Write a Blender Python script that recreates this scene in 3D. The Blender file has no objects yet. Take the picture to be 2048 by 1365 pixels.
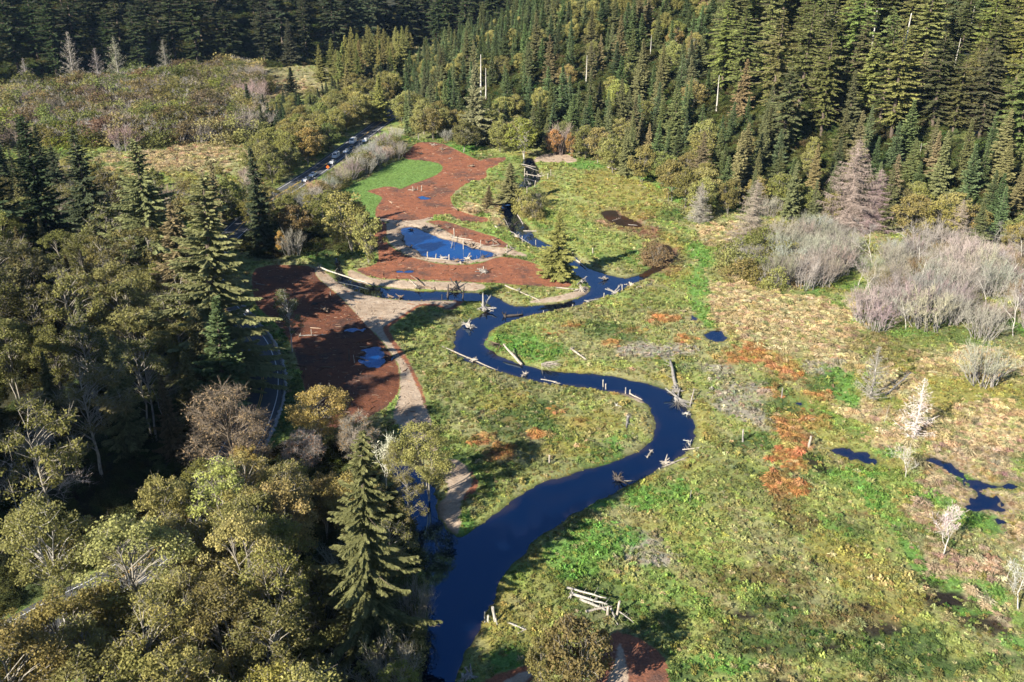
import bpy, math, random
import numpy as np
from mathutils import Vector

# ------------------------------------------------------------------ camera, light, exposure
SC = bpy.context.scene
COL = SC.collection
W, H, F = 2048.0, 1365.0, 1900.0            # traced photograph, focal length in its pixels
CAMZ, PITCH = 93.0, math.atan(860 / 1900)
cd = bpy.data.cameras.new('camera'); cam = bpy.data.objects.new('camera', cd); COL.objects.link(cam)
cam.location = (0, 0, CAMZ); cam.rotation_euler = (math.pi / 2 - PITCH, 0, 0)
cd.sensor_width = 36; cd.lens = 36 * F / W; cd.clip_start = 0.5; cd.clip_end = 6000
SC.camera = cam

SUN_EL, SUN_AZ = math.radians(29), math.radians(225)      # azimuth clockwise from +Y
world = bpy.data.worlds.new('World'); SC.world = world; world.use_nodes = True
wn = world.node_tree.nodes; wl = world.node_tree.links
bg = wn['Background']; sky = wn.new('ShaderNodeTexSky'); sky.sky_type = 'NISHITA'; sky.sun_disc = False
sky.sun_elevation = SUN_EL; sky.sun_rotation = SUN_AZ; sky.altitude = 100; sky.air_density = 1.0; sky.dust_density = 0.2; sky.ozone_density = 5.0
wl.new(sky.outputs[0], bg.inputs[0]); bg.inputs[1].default_value = 0.057
sd = bpy.data.lights.new('sun', 'SUN'); sd.energy = 5.0; sd.angle = math.radians(0.53); sd.color = (1.0, 0.93, 0.80)
sun = bpy.data.objects.new('sun', sd); COL.objects.link(sun)
to_sun = Vector((math.sin(SUN_AZ) * math.cos(SUN_EL), math.cos(SUN_AZ) * math.cos(SUN_EL), math.sin(SUN_EL)))
sun.rotation_euler = to_sun.to_track_quat('Z', 'Y').to_euler(); sun.location = to_sun * 300
vs = SC.view_settings; vs.view_transform = 'Standard'; vs.look = 'None'; vs.exposure = 1.55; vs.gamma = 1.0
cy = SC.cycles
cy.max_bounces = 5; cy.diffuse_bounces = 3; cy.glossy_bounces = 2; cy.transmission_bounces = 2; cy.transparent_max_bounces = 4
cy.caustics_reflective = False; cy.caustics_refractive = False

RNG = np.random.default_rng(7)
random.seed(7)

# ------------------------------------------------------------------ image <-> world
cP, sP = math.cos(PITCH), math.sin(PITCH)
def flat(uv, z=0.0):
    uv = np.atleast_2d(np.asarray(uv, float))
    a = (uv[:, 0] - W / 2) / F; b = -(uv[:, 1] - H / 2) / F
    d = np.stack([a, cP + b * sP, -sP + b * cP], 1)
    t = (z - CAMZ) / d[:, 2]
    return d[:, :2] * t[:, None]
def px(x, y, z):
    dz = z - CAMZ
    dep = y * cP - dz * sP; up = y * sP + dz * cP
    dep = np.where(dep > 1e-3, dep, 1e-3)
    return W / 2 + F * x / dep, H / 2 - F * up / dep, dep
def scale_at(v): return (v + 178) * cP / CAMZ
def height_from(vbase, vtop):
    y = flat([[0, vbase]])[0, 1]
    b = -(vtop - H / 2) / F
    return CAMZ + y * (-sP + b * cP) / (cP + b * sP)

def chaikin(p, n=1, closed=True):
    for _ in range(n):
        q = np.roll(p, -1, 0)
        a, b = .75 * p + .25 * q, .25 * p + .75 * q
        r = np.empty((2 * len(p), 2)); r[0::2] = a; r[1::2] = b
        p = r if closed else np.vstack([p[:1], r[:-2], p[-1:]])
    return p
def poly(s, n=1):
    v = np.array([float(k) for k in s.replace(',', ' ').split()]).reshape(-1, 2)
    return chaikin(flat(v), n)
def sdf(P, x, y, margin=8.0):
    """signed distance (negative inside), clipped at margin outside the box."""
    out = np.full(x.shape, margin)
    lo, hi = P.min(0) - margin, P.max(0) + margin
    m = (x > lo[0]) & (x < hi[0]) & (y > lo[1]) & (y < hi[1])
    if not m.any(): return out
    X, Y = x[m], y[m]
    d = np.full(X.shape, 1e12); ins = np.zeros(X.shape, bool)
    Q = np.roll(P, -1, 0)
    for (ax, ay), (bx, by) in zip(P, Q):
        ex, ey = bx - ax, by - ay; wx, wy = X - ax, Y - ay
        t = np.clip((wx * ex + wy * ey) / (ex * ex + ey * ey + 1e-12), 0, 1)
        d = np.minimum(d, (wx - t * ex) ** 2 + (wy - t * ey) ** 2)
        if by != ay:
            c = (ay > Y) != (by > Y)
            ins ^= c & (X < ex * (Y - ay) / (by - ay) + ax)
    d = np.sqrt(d); d[ins] *= -1
    out[m] = np.minimum(d, margin)
    return out

_perm = np.random.default_rng(3).permutation(512)
_perm = np.concatenate([_perm, _perm]); _val = np.random.default_rng(4).random(512)
def vnoise(x, y):
    xi, yi = np.floor(x).astype(int), np.floor(y).astype(int)
    fx, fy = x - xi, y - yi; fx = fx * fx * (3 - 2 * fx); fy = fy * fy * (3 - 2 * fy)
    h = lambda i, j: _val[_perm[(_perm[i & 511] + j) & 511]]
    a = h(xi, yi) * (1 - fx) + h(xi + 1, yi) * fx
    b = h(xi, yi + 1) * (1 - fx) + h(xi + 1, yi + 1) * fx
    return a * (1 - fy) + b * fy
def fbm(x, y, o=4):
    s = 0; a = .5; n = 0
    for k in range(o):
        s = s + a * vnoise(x * 2 ** k + 17.3 * k, y * 2 ** k + 9.1 * k); n += a; a *= .5
    return s / n
def sstep(a, b, x):
    t = np.clip((x - a) / (b - a), 0, 1); return t * t * (3 - 2 * t)

# ------------------------------------------------------------------ traced outlines (pixels of the photograph, on the valley floor)
VALLEY = chaikin(np.vstack([flat(np.array([float(k) for k in (
    '-60 1330 120 1195 300 1085 395 1000 440 930 455 860 440 780 395 690 330 610 240 540 100 470 -100 400 -420 330 -700 250 -600 205 -300 190 0 172 160 158 '
    '320 147 470 140 620 132 740 117 800 100 850 92 905 90 880 104 850 125 815 158 795 195 800 232 850 258 930 270 1010 278 1080 290 1170 308 1250 335 1350 375 1450 404 '
    '1600 425 1750 440 1950 480 2200 520 2700 560 3600 900').split()]).reshape(-1, 2)), [[260, 30], [60, -60], [-60, 10]]]), 2)
VSEG = None
def hill(x, y):
    d = np.empty(x.shape); fx, fy = x.ravel(), y.ravel(); out = np.empty(fx.shape)
    for k in range(0, len(fx), 60000):
        out[k:k + 60000] = sdf(VALLEY, fx[k:k + 60000], fy[k:k + 60000], 1e6)
    return out.reshape(x.shape)
def height_d(x, y, d):
    left = sstep(-40, -90, x) * sstep(430, 340, y)
    slope = .50 - .29 * left
    dd = np.maximum(d - 2, 0)
    h = slope * dd * dd / (dd + 14)
    h = h * (0.85 + .3 * fbm(x / 60, y / 60, 2))
    cap = 150 - 60 * left
    return cap * (1 - np.exp(-h / cap))
def ground_z(x, y):
    x = np.atleast_1d(np.asarray(x, float)); y = np.atleast_1d(np.asarray(y, float))
    return height_d(x, y, hill(x, y))
def terrain_hit(u, v):
    """the point of the terrain seen at pixel (u, v)"""
    a = (u - W / 2) / F; b = -(v - H / 2) / F
    d = np.array([a, cP + b * sP, -sP + b * cP])
    t = np.linspace(20, 1400, 1600)
    z = CAMZ + d[2] * t; g = ground_z(d[0] * t, d[1] * t)
    k = np.argmax(z < g) if (z < g).any() else len(t) - 1
    return d[0] * t[k], d[1] * t[k], g[k]

WATER = {
 'river': [(-0.45, .28), poly('908 1365 914 1355 938 1287 958 1264 967 1240 988 1197 999 1159 1023 1126 1052 1100 1080 1070 1130 1035 1200 995 1260 965 1320 935 1370 905 1388 880 1391 850 1380 820 1368 800 1350 785 1320 772 1290 762 1250 755 1200 745 1140 742 1090 738 1050 728 1010 715 985 700 970 690 968 680 985 655 1020 640 1060 628 1110 618 1160 607 1210 590 1238 582 1252 570 1275 560 1300 553 1296 546 1270 548 1249 556 1217 547 1193 541 1168 531 1159 519 1144 502 1130 493 1105 489 1080 480 1067 468 1055 450 1045 440 1035 428 1028 416 1026 402 1036 386 1048 375 1066 371 1081 359 1080 347 1076 335 1070 324 1062 312 1046 316 1048 335 1050 350 1046 360 1035 371 1021 381 1006 398 1003 426 1016 452 1035 474 1067 489 1105 510 1124 526 1130 540 1159 550 1176 565 1181 578 1174 585 1156 595 1134 602 1110 606 1081 608 1051 609 1032 611 1020 607 1007 600 993 592 973 586 949 583 900 581 860 580 834 581 817 577 773 574 748 571 712 561 694 552 684 538 680 524 677 512 669 512 671 530 668 550 686 570 724 585 773 595 822 599 895 598 940 599 973 602 985 612 962 628 935 638 916 656 907 683 911 704 926 716 949 725 998 740 1037 750 1071 759 1110 767 1159 770 1200 778 1232 780 1267 788 1292 802 1304 817 1311 851 1306 873 1287 892 1250 912 1226 922 1189 931 1121 951 1072 966 1035 990 985 1030 950 1055 918 1075 897 1062 868 1018 874 985 856 955 834 936 808 926 786 930 786 958 802 988 818 1022 834 1062 845 1120 855 1180 852 1260 842 1330 835 1400 832 1700 905 1700 903 1400', 1)],
 'pond': [(-0.40, .28), poly('803 454 818 452 836 456 848 462 866 468 880 476 900 479 927 487 947 495 973 499 992 507 981 513 957 515 947 519 930 518 917 525 911 519 878 515 844 511 840 503 822 493 807 484 809 472 801 462')],
 'backwater': [(-0.35, .22), poly('1290 552 1312 545 1335 530 1349 512 1346 494 1328 486 1316 494 1326 508 1318 522 1300 536 1282 546')],
 'dark_pool': [(-0.35, .22), poly('1202 422 1218 419 1235 420 1237 428 1257 434 1283 446 1285 454 1257 456 1225 447 1206 432')],
 'marsh_pool': [(-0.14, .16), poly('1411 669 1422 661 1452 661 1457 669 1449 684 1418 682')],
 'marsh_stream': [(-0.14, .16), poly('1844 917 1875 920 1909 929 1922 944 1943 957 1977 966 2060 970 2060 979 1974 978 1972 987 1994 993 1999 1010 2016 1021 2004 1028 1963 1022 1925 1015 1943 1000 1950 983 1935 968 1906 950 1890 942 1868 926')],
 'reed_pool': [(-0.14, .16), poly('1660 898 1691 894 1721 902 1762 922 1746 931 1716 920 1675 908')],
}
PUD = [('1382 630 1388 634 1384 642 1378 640', 'tiny blue pool on the green edge of the tan grass'),
       ('1588 806 1598 801 1612 806 1604 811', 'small dark pool among the orange marsh plants'),
       ('1990 1040 2012 1040 2018 1047 1998 1049', 'small pool below the marsh stream'),
       ('1985 1060 2008 1066 2032 1077 2012 1078 1992 1070', 'narrow pool below the marsh stream'),
       ('836 395 846 392 858 394 861 398 848 400', 'small blue puddle on the sunlit mulch'),
       ('793 544 806 541 826 542 824 546 800 547', 'thin blue puddle on the mulch beside the side channel'),
       ('681 658 704 655 728 655 731 661 708 664 702 668 692 664', 'thin blue puddle in the shaded mulch'),
       ('722 708 744 693 764 694 770 712 768 738 745 738 724 728', 'broad blue puddle in the shaded mulch'),
       ('778 714 790 712 793 720 782 722', 'tiny puddle beside the sand track')]
MULCH = [poly(s) for s in (
 '799 309 818 302 832 286 850 284 878 286 898 293 917 302 935 311 961 323 967 318 991 316 1016 315 1003 326 989 335 971 339 975 357 953 363 933 367 917 379 904 391 901 402 911 418 933 428 957 434 978 437 974 445 953 446 917 443 907 433 890 429 868 429 864 441 800 443 759 440 750 432 751 418 759 406 765 398 761 393 745 387 731 383 759 377 767 373 795 375 799 380 818 371 858 357 880 347 887 335 878 327 858 324 822 321 807 316',
 '850 443 888 441 909 449 937 458 967 468 996 476 1014 488 1018 497 977 494 950 488 917 478 898 466 870 450',
 '750 438 773 444 775 466 768 482 799 507 838 519 878 530 930 531 967 527 983 517 1006 514 1046 519 1078 531 1090 543 1083 551 1107 560 1144 565 1142 575 1112 574 1059 573 998 567 966 566 895 563 817 560 744 557 705 538 749 534 760 510 745 480',
 '505 540 540 530 578 530 629 533 633 556 663 578 695 610 724 639 749 666 773 695 795 727 801 756 797 788 776 815 744 832 720 850 640 860 615 800 594 720 581 685 560 656 529 627 510 610 503 573',
 '1216 1267 1240 1262 1289 1282 1330 1311 1340 1365 1350 1480 1180 1500 1190 1365',
 '960 1365 1011 1343 1061 1328 1075 1340 1062 1365 1050 1400 960 1400',
 '903 598 928 598 926 608 897 626 884 616 842 611 826 624 796 644 775 656 788 680 812 712 830 745 848 786 856 826 846 836 838 790 826 766 812 735 778 686 760 657 790 636 820 616 840 605 884 607 897 617 912 606',
 '925 918 950 950 960 976 925 1008 916 1000 940 972 944 958')]
SAND = [poly(s) for s in (
 '639 532 651 546 687 571 724 585 761 595 797 600 870 600 912 602 914 607 895 620 883 610 841 607 822 620 792 639 770 651 763 656 780 685 802 715 817 734 829 764 841 788 846 805 860 835 870 870 880 910 840 900 790 850 785 830 795 805 802 768 800 732 783 707 756 671 731 651 700 612 661 576 634 556 629 537',
 '695 537 724 549 749 559 822 563 895 565 968 567 972 581 895 579 822 577 773 572 724 566 696 553',
 '773 444 818 441 854 445 870 452 898 466 920 478 953 485 977 494 1014 497 1050 509 1060 514 996 512 973 523 917 531 870 526 828 516 799 504 774 482 774 458',
 '759 436 798 442 838 441 864 433 868 439 838 447 798 447 759 442',
 '1059 323 1083 310 1107 306 1134 309 1160 323 1130 327 1091 324',
 '878 920 924 920 945 956 943 973 921 1000 924 1040 916 1069 905 1066 866 1015 895 991 898 975 884 956',
 '1231 1287 1243 1290 1254 1334 1258 1365 1262 1420 1200 1420 1213 1365 1234 1317',
 '1014 1358 1061 1338 1070 1345 1040 1375 1000 1380',
 '1050 606 1110 604 1160 592 1182 580 1172 570 1150 584 1120 592 1080 598', '1205 776 1232 772 1268 784 1292 800 1283 806 1255 792 1225 786')]
LAWN = [poly('818 319 858 323 878 327 887 335 880 347 858 357 818 371 799 380 795 375 767 373 731 383 745 387 761 393 765 398 759 406 751 418 750 440 740 455 733 438 725 414 700 398 680 385 700 372 729 360 763 340 791 322')]
ROADC = np.array([float(k) for k in '-300 1420 -120 1350 0 1290 110 1225 220 1172 310 1105 400 1012 462 925 502 855 517 815 525 785 526 744 512 700 498 676 470 642 440 608 422 570 418 530 432 495 465 468 505 428 545 398 590 370 640 338 690 300 735 266 775 236 810 208 850 180'.split()]).reshape(-1, 2)
ROAD = chaikin(flat(ROADC), 3, False)
def road_dist(x, y):
    d = np.full(x.shape, 1e9)
    for (ax, ay), (bx, by) in zip(ROAD[:-1], ROAD[1:]):
        ex, ey = bx - ax, by - ay
        t = np.clip(((x - ax) * ex + (y - ay) * ey) / (ex * ex + ey * ey + 1e-9), 0, 1)
        d = np.minimum(d, (x - ax - t * ex) ** 2 + (y - ay - t * ey) ** 2)
    return np.sqrt(d)

# ------------------------------------------------------------------ colours of the marsh (albedo), traced as patches
C = dict(olive=(.170, .192, .062), green=(.120, .235, .050), ygreen=(.245, .272, .086), tan=(.42, .335, .190), orange=(.39, .195, .078),
         brown=(.150, .125, .052), grey=(.29, .26, .205), mud=(.022, .017, .013), dark=(.065, .105, .032), gold=(.25, .225, .065),
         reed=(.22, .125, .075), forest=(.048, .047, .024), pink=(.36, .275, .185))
BLOBS = [
 (1560, 640, 190, 70, 'tan'), (1450, 600, 60, 40, 'tan'), (1660, 690, 80, 50, 'tan'), (1520, 560, 90, 25, 'tan'), (1440, 470, 60, 25, 'tan'), (1950, 920, 110, 60, 'pink'), (1780, 880, 60, 45, 'tan'),
 (1880, 970, 70, 60, 'pink'), (1930, 1160, 90, 80, 'pink'), (1850, 1040, 40, 40, 'pink'), (2030, 1060, 40, 60, 'pink'), (1900, 780, 160, 90, 'gold'), (1960, 860, 90, 30, 'tan'), (1770, 700, 90, 40, 'brown'), (2000, 1250, 40, 40, 'pink'),
 (1950, 720, 110, 40, 'tan'), (1990, 850, 90, 50, 'tan'), (1800, 770, 60, 34, 'tan'), (1715, 820, 50, 30, 'tan'), (1860, 850, 70, 40, 'tan'), (1960, 1000, 80, 40, 'pink'), (1480, 515, 50, 24, 'tan'), (1870, 690, 60, 20, 'olive'), (1585, 880, 30, 40, 'orange'), (370, 318, 150, 34, 'tan'), (560, 180, 70, 22, 'tan'), (590, 200, 40, 12, 'ygreen'),
 (1590, 840, 55, 24, 'orange'), (1580, 920, 32, 34, 'orange'), (1575, 965, 36, 26, 'orange'), (1560, 990, 24, 14, 'orange'), (1490, 715, 60, 18, 'orange'), (1560, 738, 48, 22, 'orange'), (1640, 790, 30, 18, 'orange'),
 (1540, 790, 28, 12, 'orange'), (1630, 860, 40, 14, 'gold'), (1480, 800, 60, 40, 'grey'), (1420, 745, 50, 18, 'grey'), (1300, 700, 60, 16, 'grey'), (1640, 740, 40, 22, 'grey'), (1510, 840, 40, 24, 'grey'), (1290, 1120, 60, 20, 'grey'), (1250, 1080, 60, 24, 'grey'), (1360, 700, 40, 14, 'grey'),
 (1030, 845, 26, 12, 'orange'), (1110, 826, 22, 10, 'orange'), (1165, 850, 22, 10, 'orange'), (960, 880, 26, 14, 'orange'), (1000, 905, 30, 14, 'orange'), (1150, 650, 26, 8, 'orange'), (1215, 690, 20, 8, 'orange'), (1330, 640, 30, 10, 'orange'), (1070, 870, 18, 8, 'orange'), (1110, 670, 20, 6, 'orange'), (1370, 680, 30, 10, 'orange'), (1270, 665, 30, 8, 'orange'),
 (1060, 700, 70, 26, 'green'), (1000, 690, 40, 24, 'green'), (1100, 640, 60, 14, 'ygreen'), (1050, 830, 60, 36, 'dark'), (1090, 850, 46, 20, 'dark'), (1230, 665, 70, 24, 'dark'), (1160, 790, 50, 16, 'olive'), (900, 620, 50, 14, 'ygreen'), (840, 660, 60, 30, 'ygreen'),
 (1240, 860, 40, 30, 'ygreen'), (1230, 890, 20, 20, 'green'), (1180, 730, 90, 12, 'ygreen'), (1170, 850, 70, 26, 'gold'), (1000, 800, 60, 24, 'gold'), (940, 790, 50, 22, 'olive'), (1130, 900, 70, 20, 'gold'),
 (1370, 590, 60, 22, 'ygreen'), (1390, 560, 24, 40, 'green'), (1400, 510, 24, 26, 'green'), (1290, 350, 40, 14, 'green'), (1330, 375, 40, 14, 'green'), (1170, 330, 40, 12, 'green'), (1360, 400, 26, 14, 'green'), (1400, 620, 18, 30, 'green'), (1420, 650, 20, 12, 'green'),
 (1680, 770, 40, 32, 'green'), (1640, 765, 40, 24, 'dark'), (1690, 800, 24, 20, 'green'), (1560, 820, 50, 24, 'dark'), (1420, 880, 50, 50, 'olive'), (1500, 880, 50, 24, 'dark'), (1700, 950, 60, 14, 'green'), (1740, 990, 36, 30, 'green'), (1790, 1060, 26, 50, 'green'), (1830, 1120, 26, 40, 'green'), (1900, 1170, 40, 26, 'green'), (1860, 1000, 60, 18, 'green'), (1960, 1040, 60, 26, 'green'), (1720, 900, 40, 26, 'ygreen'), (1980, 1190, 40, 26, 'green'), (2020, 1280, 40, 20, 'green'), (1780, 905, 40, 14, 'green'), (1930, 960, 30, 16, 'green'),
 (1200, 1010, 60, 20, 'green'), (1290, 1000, 60, 30, 'green'), (1210, 1070, 70, 30, 'green'), (1370, 990, 40, 30, 'green'), (1420, 1060, 70, 40, 'ygreen'), (1150, 1120, 90, 50, 'green'), (1450, 960, 70, 40, 'olive'), (1000, 1190, 20, 60, 'gold'), (1060, 1110, 40, 30, 'gold'), (980, 1290, 30, 40, 'gold'), (1090, 1190, 50, 30, 'olive'), (1000, 1320, 50, 26, 'green'), (1250, 960, 60, 14, 'gold'), (1390, 930, 40, 20, 'gold'), (1410, 840, 26, 50, 'gold'), (1370, 770, 36, 18, 'gold'), (1160, 740, 60, 6, 'gold'), (1320, 755, 30, 8, 'gold'), (1360, 545, 26, 14, 'gold'), (1340, 480, 30, 16, 'gold'),
 (1600, 1030, 60, 40, 'brown'), (1730, 1030, 30, 10, 'brown'), (1500, 1150, 80, 20, 'brown'), (1700, 1120, 90, 60, 'gold'), (1640, 930, 30, 26, 'dark'), (1680, 1000, 60, 26, 'ygreen'), (1780, 1180, 70, 60, 'gold'), (1600, 1170, 60, 30, 'brown'), (1700, 1220, 40, 16, 'brown'), (1560, 1220, 70, 24, 'dark'), (1690, 1165, 40, 16, 'gold'), (1740, 1290, 50, 14, 'gold'), (1840, 1290, 70, 40, 'dark'), (1650, 1330, 90, 30, 'ygreen'), (1450, 1330, 90, 20, 'green'), (1480, 1270, 60, 20, 'brown'), (1900, 1330, 60, 30, 'olive'), (1560, 1340, 30, 10, 'brown'), (1600, 1260, 50, 12, 'dark'),
 (1635, 930, 16, 20, 'mud'), (1630, 1130, 30, 7, 'mud'), (1545, 1215, 26, 9, 'mud'), (1500, 1235, 22, 9, 'mud'), (1730, 1215, 24, 9, 'mud'), (1850, 1150, 24, 9, 'mud'), (1900, 1195, 44, 22, 'mud'), (1950, 1230, 44, 20, 'mud'), (2000, 1262, 44, 16, 'mud'), (1660, 1270, 26, 9, 'mud'), (1590, 1250, 20, 8, 'mud'), (1590, 1370, 200, 8, 'mud'), (1360, 1350, 60, 26, 'dark'), (1620, 1290, 210, 34, 'dark'), (1860, 1330, 200, 30, 'dark'), (1700, 1240, 120, 18, 'brown'), (1905, 1205, 60, 26, 'mud'), (1970, 1248, 60, 22, 'mud'), (1870, 1165, 40, 14, 'mud'), (1480, 1235, 40, 10, 'mud'), (1640, 1300, 60, 9, 'mud'), (1760, 1260, 50, 9, 'mud'), (1540, 1300, 50, 8, 'mud'), (1745, 1000, 22, 40, 'green'), (1810, 1090, 20, 50, 'green'), (1880, 1160, 50, 14, 'green'), (1960, 1225, 60, 12, 'green'),
 (1240, 440, 62, 30, 'reed'), (1325, 510, 40, 34, 'reed'), (1280, 462, 40, 14, 'reed'), (1150, 400, 70, 60, 'ygreen'), (1250, 390, 110, 40, 'gold'), (1200, 360, 80, 22, 'gold'), (1130, 350, 40, 18, 'ygreen'), (1200, 480, 70, 30, 'ygreen'), (1100, 380, 20, 30, 'gold'), (960, 400, 50, 30, 'ygreen'), (1000, 430, 30, 30, 'tan'), (950, 420, 36, 14, 'tan'), (1020, 500, 60, 12, 'ygreen'), (940, 455, 60, 6, 'ygreen'), (1150, 540, 30, 20, 'olive'), (1100, 585, 60, 12, 'ygreen'),
 (560, 700, 14, 60, 'dark'), (590, 780, 22, 60, 'dark'), (570, 840, 30, 30, 'dark'), (620, 500, 110, 18, 'dark'), (1400, 760, 18, 30, 'ygreen'), (900, 300, 50, 12, 'green'), (940, 300, 30, 12, 'green'), (990, 305, 40, 8, 'ygreen'), (930, 1030, 20, 40, 'green'), (1080, 940, 100, 12, 'olive'), (860, 700, 40, 60, 'olive'), (880, 760, 40, 30, 'olive')]
def marsh_colour(x, y, hd):
    """albedo of the plant cover at world (x, y): base mix, forest floor, then the patches"""
    n1, n2, n3 = fbm(x / 9, y / 9, 3), fbm(x / 22 + 50, y / 22, 3), fbm(x / 4 + 9, y / 4 + 31, 2)
    n5 = fbm(x / 1.9 + 77, y / 1.9 + 3, 2)
    col = np.empty(x.shape + (3,))
    t = sstep(.35, .65, n1)[..., None]
    col[:] = np.array(C['olive']) * (1 - t) + np.array(C['ygreen']) * t
    t = (sstep(.56, .72, n2) * .7)[..., None]; col = col * (1 - t) + np.array(C['gold']) * t
    t = (sstep(.60, .74, fbm(x / 14 + 120, y / 14 + 7, 3)) * .75)[..., None]; col = col * (1 - t) + np.array(C['dark']) * t
    far = (sstep(430, 530, y) * .5)[..., None]; col = col * (1 - far) + np.array(C['tan']) * .7 * far
    band = fbm((x * .82 + y * .57) / 4.5 + 200, (y * .82 - x * .57) / 26 + 60, 3)
    t = (sstep(.54, .68, band) * .55)[..., None]; col = col * (1 - t) + np.array(C['grey']) * .5 * t + np.array(C['gold']) * .5 * t
    t = (sstep(.46, .32, band) * .5)[..., None]; col = col * (1 - t) + np.array(C['green']) * t
    for (u, v, ru, rv, k) in BLOBS:
        cx, cyy = flat([[u, v]])[0]
        s = scale_at(v); sl = math.sin(PITCH + math.atan((v - H / 2) / F))
        rx, ry = ru / s, rv / (s * sl)
        q = np.sqrt(((x - cx) / rx) ** 2 + ((y - cyy) / ry) ** 2) + (n3 - .5) * .9 + (n1 - .5) * .9
        t = sstep(1.12, .74, q)[..., None]
        if k in ('mud',): t = t * .92
        elif k == 'orange': t = t * sstep(.22, .50, n5)[..., None] * .95
        elif k in ('tan', 'pink', 'green'): t = t * .90
        else: t = t * (.45 + .5 * sstep(.3, .6, n5)[..., None])
        col = col * (1 - t) + np.array(C[k]) * t
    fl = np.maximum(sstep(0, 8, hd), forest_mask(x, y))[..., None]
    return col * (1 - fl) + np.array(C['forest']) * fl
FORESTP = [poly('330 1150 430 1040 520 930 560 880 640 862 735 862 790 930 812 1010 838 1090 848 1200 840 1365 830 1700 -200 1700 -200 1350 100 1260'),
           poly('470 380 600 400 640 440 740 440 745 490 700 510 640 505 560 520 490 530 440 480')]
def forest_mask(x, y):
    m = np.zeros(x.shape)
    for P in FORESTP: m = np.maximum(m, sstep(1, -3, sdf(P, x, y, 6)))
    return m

# ------------------------------------------------------------------ mesh helpers
def mk_mesh(name, V, Q, mats=(), midx=None, smooth=None, attrs=None):
    V = np.ascontiguousarray(V, np.float32); Q = np.ascontiguousarray(Q, np.int32)
    me = bpy.data.meshes.new(name)
    me.vertices.add(len(V)); me.vertices.foreach_set('co', V.ravel())
    n, k = Q.shape
    me.loops.add(n * k); me.loops.foreach_set('vertex_index', Q.ravel())
    me.polygons.add(n); me.polygons.foreach_set('loop_start', np.arange(0, n * k, k, dtype=np.int32))
    if midx is not None: me.polygons.foreach_set('material_index', np.ascontiguousarray(midx, np.int32))
    me.polygons.foreach_set('use_smooth', np.full(n, bool(smooth)) if not isinstance(smooth, np.ndarray) else smooth)
    for m in mats: me.materials.append(m)
    for nm, (dom, typ, arr) in (attrs or {}).items():
        a = me.attributes.new(nm, typ, dom)
        a.data.foreach_set('color' if typ == 'FLOAT_COLOR' else 'value', np.ascontiguousarray(arr, np.float32 if typ != 'INT' else np.int32).ravel())
    me.update(calc_edges=True)
    return me
def link(name, data, parent=None, loc=None, color=None, **props):
    o = bpy.data.objects.new(name, data); COL.objects.link(o)
    if parent is not None: o.parent = parent
    if loc is not None: o.location = loc
    if color is not None: o.color = (*color, 1)
    for k, v in props.items():
        if v is not None: o[k] = v
    return o
class MB:
    """collects quads; every face carries a material index and a tone"""
    def __init__(s): s.V, s.Q, s.M, s.T, s.S, s.n = [], [], [], [], [], 0
    def add(s, V, Q, mi=0, tone=.5, smooth=False):
        V = np.asarray(V, float); Q = np.asarray(Q, int)
        s.V.append(V); s.Q.append(Q + s.n); s.n += len(V)
        s.M.append(np.full(len(Q), mi)); s.S.append(np.full(len(Q), smooth))
        s.T.append(np.broadcast_to(np.asarray(tone, float), (len(Q),)).copy())
    def tube(s, path, rad, sides=5, mi=0, tone=.5, cap=False, jit=0):
        path = np.asarray(path, float); rad = np.broadcast_to(np.asarray(rad, float), (len(path),))
        t = np.gradient(path, axis=0); t /= np.linalg.norm(t, axis=1)[:, None] + 1e-9
        ref = np.array([0, 0, 1.]) if abs(t[:, 2]).mean() < .8 else np.array([1., 0, 0])
        a = np.cross(t, ref); a /= np.linalg.norm(a, axis=1)[:, None] + 1e-9; b = np.cross(t, a)
        ang = np.arange(sides) * 2 * math.pi / sides
        rr = rad[:, None] * (1 + jit * (RNG.random((len(path), sides)) - .5))
        V = path[:, None] + rr[..., None] * (np.cos(ang)[None, :, None] * a[:, None] + np.sin(ang)[None, :, None] * b[:, None])
        V = V.reshape(-1, 3); n = len(path)
        i = np.arange(n - 1)[:, None] * sides + np.arange(sides)[None]; j = np.arange(n - 1)[:, None] * sides + (np.arange(sides)[None] + 1) % sides
        Q = np.stack([i, j, j + sides, i + sides], -1).reshape(-1, 4)
        s.add(V, Q, mi, tone, True)
        if cap:
            for base in (0, (n - 1) * sides):
                k = [base + q for q in range(sides)]
                qs = [[k[0], k[q], k[q + 1], k[q + 2]] for q in range(1, sides - 2, 2)]
                off = s.n - len(V)
                s.Q.append(np.array(qs) + off); s.M.append(np.full(len(qs), mi)); s.T.append(np.full(len(qs), .95)); s.S.append(np.full(len(qs), False))
    def cards(s, c, a, b, mi=0, tone=.5):
        c, a, b = np.asarray(c), np.asarray(a), np.asarray(b); n = len(c)
        V = np.stack([c - a, c + b, c + a, c - b], 1).reshape(-1, 3)
        s.add(V, np.arange(4 * n).reshape(n, 4), mi, tone, False)
    def strips(s, p0, p1, w, mi=0, tone=.5):
        """thin twigs: flat slivers with random roll"""
        p0, p1 = np.asarray(p0), np.asarray(p1); d = p1 - p0
        r = RNG.normal(size=d.shape); c = np.cross(d, r); c /= np.linalg.norm(c, axis=1)[:, None] + 1e-9
        w = np.broadcast_to(np.asarray(w), (len(p0),))[:, None]
        V = np.stack([p0 - c * w, p0 + c * w, p1 + c * w * .35, p1 - c * w * .35], 1).reshape(-1, 3); n = len(p0)
        s.add(V, np.arange(4 * n).reshape(n, 4), mi, tone, False)
    def mesh(s, name, mats):
        return mk_mesh(name, np.vstack(s.V), np.vstack(s.Q), mats, np.concatenate(s.M), np.concatenate(s.S), {'tone': ('FACE', 'FLOAT', np.concatenate(s.T))})
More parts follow.
